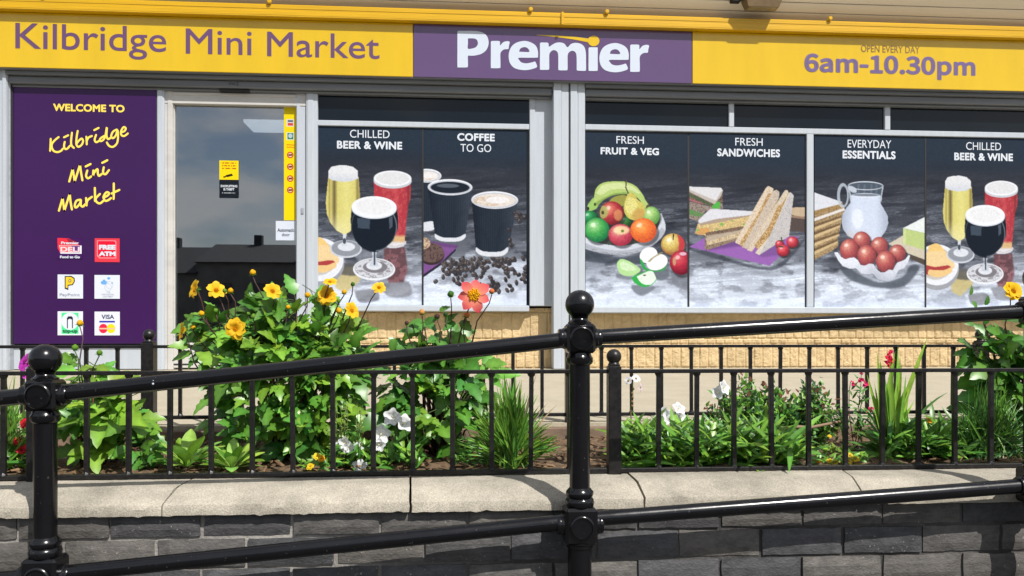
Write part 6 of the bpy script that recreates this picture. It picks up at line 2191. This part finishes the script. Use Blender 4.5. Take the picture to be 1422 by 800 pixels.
# ---- 11. small leaved shrub
rnd = random.Random(56)
Yb = 2.60
root = thing("small_leaved_shrub", "low twiggy shrub with tiny dark glossy leaves and reddish tips", "shrub", tuple(pt(1080, 620, Yb)))
mb, sm = MB(), MB()
b0 = pt(1075, 622, Yb); b0.z = soil_z(Yb)
for (x, y) in ((985, 570), (1005, 556), (1022, 548), (1036, 545), (1052, 548), (1066, 536), (1086, 566), (1098, 556), (1120, 560), (1136, 534), (1146, 556), (1158, 572), (1010, 585), (1040, 575), (1075, 580), (1110, 585), (1130, 590), (1165, 590),
               (995, 600), (1030, 605), (1060, 600), (1095, 605), (1140, 605), (1000, 545), (1045, 560), (1080, 552), (1110, 572), (1150, 580), (1172, 578), (985, 585), (1020, 595), (1125, 610), (1155, 600), (1033, 530), (1136, 548), (1120, 545), (1050, 590), (1012, 570)):
    t_ = pt(x, y, Yb + rnd.uniform(-.07, .07))
    m_ = b0.lerp(t_, .5) + Vector((0, 0, -.01)) + rv(rnd, .015)
    sm.tube([b0 + rv(rnd, .02), m_, t_], [.004, .0028, .0013], 5, jit(rnd, (.13, .075, .045), .2))
    for q in range(120):
        f = .25 + .75 * rnd.random() ** .7
        c = (b0.lerp(m_, f * 2) if f < .5 else m_.lerp(t_, f * 2 - 1)) + rv(rnd, .026)
        cc = jit(rnd, rnd.choice([G2, G1, DKG, G3]), .3)
        if f > .95 and rnd.random() < .4:
            cc = jit(rnd, (.14, .06, .03), .3)
        leaf(mb, c, rv(rnd, .8) + Vector((0, -.1, .5)), Vector((rnd.uniform(-.4, .4), -.6, .7)), rnd.uniform(.017, .028), rnd.uniform(.009, .014), cc, 4, .15, .2, 0, 'ovate', rnd)
sm.tube([pt(1075, 597, 2.52), pt(1105, 593, 2.50), pt(1125, 594, 2.50), pt(1168, 585, 2.50)], [.007, .007, .006, .004], 6, (.24, .16, .10))
mb.build('foliage', LEAF, root, smooth=True, attr=True)
sm.build('branch', STEM, root, smooth=True, attr=True)

# ---- 12. lance leaved clump and small bedding flowers at the right
rnd = random.Random(57)
root = thing("lance_leaved_clump", "dense clump of narrow leaves with one orange bloom right of the sword leaves", "plant", tuple(pt(1275, 640, 2.42)))
leafy_clump(root, rnd, 1222, 1335, 645, 2.44, 520, .092, .0165, [G1, G1, G2, GR2], .075, spread=.08, sag=.4)
sm = MB(); b0 = pt(1290, 620, 2.42); b0.z = soil_z(2.42)
stalk(sm, rnd, b0, pt(1290, 586, 2.36), .0016, .001, STG); sm.build('flower_stalk', STEM, root, attr=True)
dahlia_flower(root, rnd, pt(1290, 584, 2.35), Vector((.2, -.8, .6)), .011, (.85, .4, .01), None, n=6)
def bedding(label, px, py, Y, cols, spots, seed, leaves=40, lc=(G1, G3), r_=.011, name="bedding_plant"):
    rnd = random.Random(seed)
    root = thing(name, label, "plant", tuple(pt(px, py, Y)))
    leafy_clump(root, rnd, px - 22, px + 22, py, Y, leaves, .026, .010, list(lc), .025, 'ovate', .025)
    for (x, y) in spots:
        dahlia_flower(root, rnd, pt(x, y, Y - .02), Vector((rnd.uniform(-.4, .4), -.8, .8)), r_, rnd.choice(cols), None, n=7, W=.8, layers=2)
OR, YE = (.88, .40, .01), (.82, .62, .03)
bedding("small orange and green bedding plant on bare soil between two fence bars", 1147, 640, 2.33, [OR, YE], [(1137, 640), (1152, 640), (1160, 642)], 61, r_=.009)
bedding("small bright yellow bedding plant on bare soil left of the sword leaves", 1186, 636, 2.33, [YE, (.8, .66, .06)], [(1180, 633), (1188, 638), (1184, 645), (1192, 643), (1179, 641)], 62)
bedding("small orange marigolds at the foot of the big yellow dahlia", 438, 640, 2.33, [OR, YE], [(440, 634), (431, 648), (446, 637)], 63, r_=.012)
bedding("low leafy seedling between the middle grass and the red dahlia", 655, 640, 2.38, [OR], [(660, 632)], 64, 60, (G2, G1), .008)
bedding("low yellow green seedling in front of the small leaved shrub", 1160, 612, 2.46, [YE], [(1152, 606)], 65, 60, ((.2, .3, .05), G3), .007)

# ---- 13. pink and red flowers at the left edge
rnd = random.Random(71)
Yb = 2.46
b0 = pt(20, 640, Yb); b0.z = soil_z(Yb)
root = thing("cosmos_plant", "slender stem with magenta flowers left of the left ball post", "plant", tuple(b0))
sm = MB()
for (x, y, f, r_) in ((36, 503, (-.5, -.7, .4), .030), (37, 521, (.2, -.8, .3), .012)):
    p = pt(x, y, Yb)
    dahlia_flower(root, rnd, p, Vector(f), r_, (.55, .03, .45), (.62, .06, .52), n=8, disc=(.3, .02, .2))
    stalk(sm, rnd, b0, p + Vector((0, .01, -.008)), .002, .0014, STG)
sm.build('flower_stalk', STEM, root, smooth=True, attr=True)
leafy_clump(root, rnd, -10, 45, 640, Yb, 60, .05, .010, [G1, G2], .10, spread=.03)
rnd = random.Random(72)
Yb = 2.42
b0 = pt(30, 645, Yb); b0.z = soil_z(Yb)
root = thing("red_flower_plant", "low plant with small red flowers at the left edge below the magenta flower", "plant", tuple(b0))
sm = MB()
for (x, y, r_) in ((34, 588, .017), (24, 612, .013), (30, 625, .014), (38, 620, .010)):
    p = pt(x, y, Yb - .02)
    dahlia_flower(root, rnd, p, Vector((rnd.uniform(-.4, .4), -.9, .4)), r_, (.70, .012, .03), (.74, .03, .06), n=7, layers=2, disc=(.4, .05, .02))
    stalk(sm, rnd, b0, p + Vector((0, .008, -.005)), .0018, .0012, STG)
sm.build('flower_stalk', STEM, root, smooth=True, attr=True)
leafy_clump(root, rnd, -30, 60, 645, Yb, 130, .05, .014, [G1, G2, LG], .05, spread=.05)
rnd = random.Random(73)
root = thing("small_leafy_plant", "little plant of pointed leaves at the foot of the young dahlia", "plant", tuple(pt(203, 640, 2.4)))
bush(root, rnd, [blob(200, 620, 2.38, 26, .05, 30)], 20, .06, .036, [G2, G1], pt(200, 650, 2.4), nl=3, stems=4)

# ================================================================== HOUSES ACROSS THE STREET (they show in the door glass)
ROOFD = mat("dark slate roof", (0.03, 0.03, 0.035), rough=.8, var=.3, scale=3)
HWALL = mat("dark rendered house wall", (0.16, 0.15, 0.14), rough=.9, var=.3, scale=.6)
HWIN = mat("house window glass", (0.02, 0.025, 0.03), rough=.1)
hs = thing("terraced_house", "dark row of houses across the street reflected in the door glass", "building", (-6, -32, 0))
g, g2, g3 = MB(), MB(), MB()
rnd = random.Random(81)
x = -60
while x < 50:
    wd = rnd.uniform(2.6, 6.5)
    h = rnd.uniform(3.6, 5.8)
    g.box(x, x + wd, -40, -32, 0, h)
    r_ = h + rnd.uniform(1.2, 1.9)
    vs = [(x - .1, -40.3, h), (x + wd + .1, -40.3, h), (x + wd + .1, -31.7, h), (x - .1, -31.7, h), (x - .1, -36, r_), (x + wd + .1, -36, r_)]
    g2.add(vs, [(0, 1, 5, 4), (2, 3, 4, 5), (0, 4, 3), (1, 2, 5), (0, 3, 2, 1)])
    g2.box(x + wd * .4, x + wd * .4 + .45, -36.3, -35.8, r_ - .4, r_ + .55)
    for k in range(int(wd // 2.4)):
        for zz_ in (1.0, 3.2):
            if zz_ + 1.1 < h:
                g3.box(x + .7 + k * 2.4, x + 1.9 + k * 2.4, -32.02, -31.9, zz_, zz_ + 1.1)
    x += wd + .02
g.build("wall", HWALL, hs); g2.build("roof", ROOFD, hs); g3.build("window", HWIN, hs)
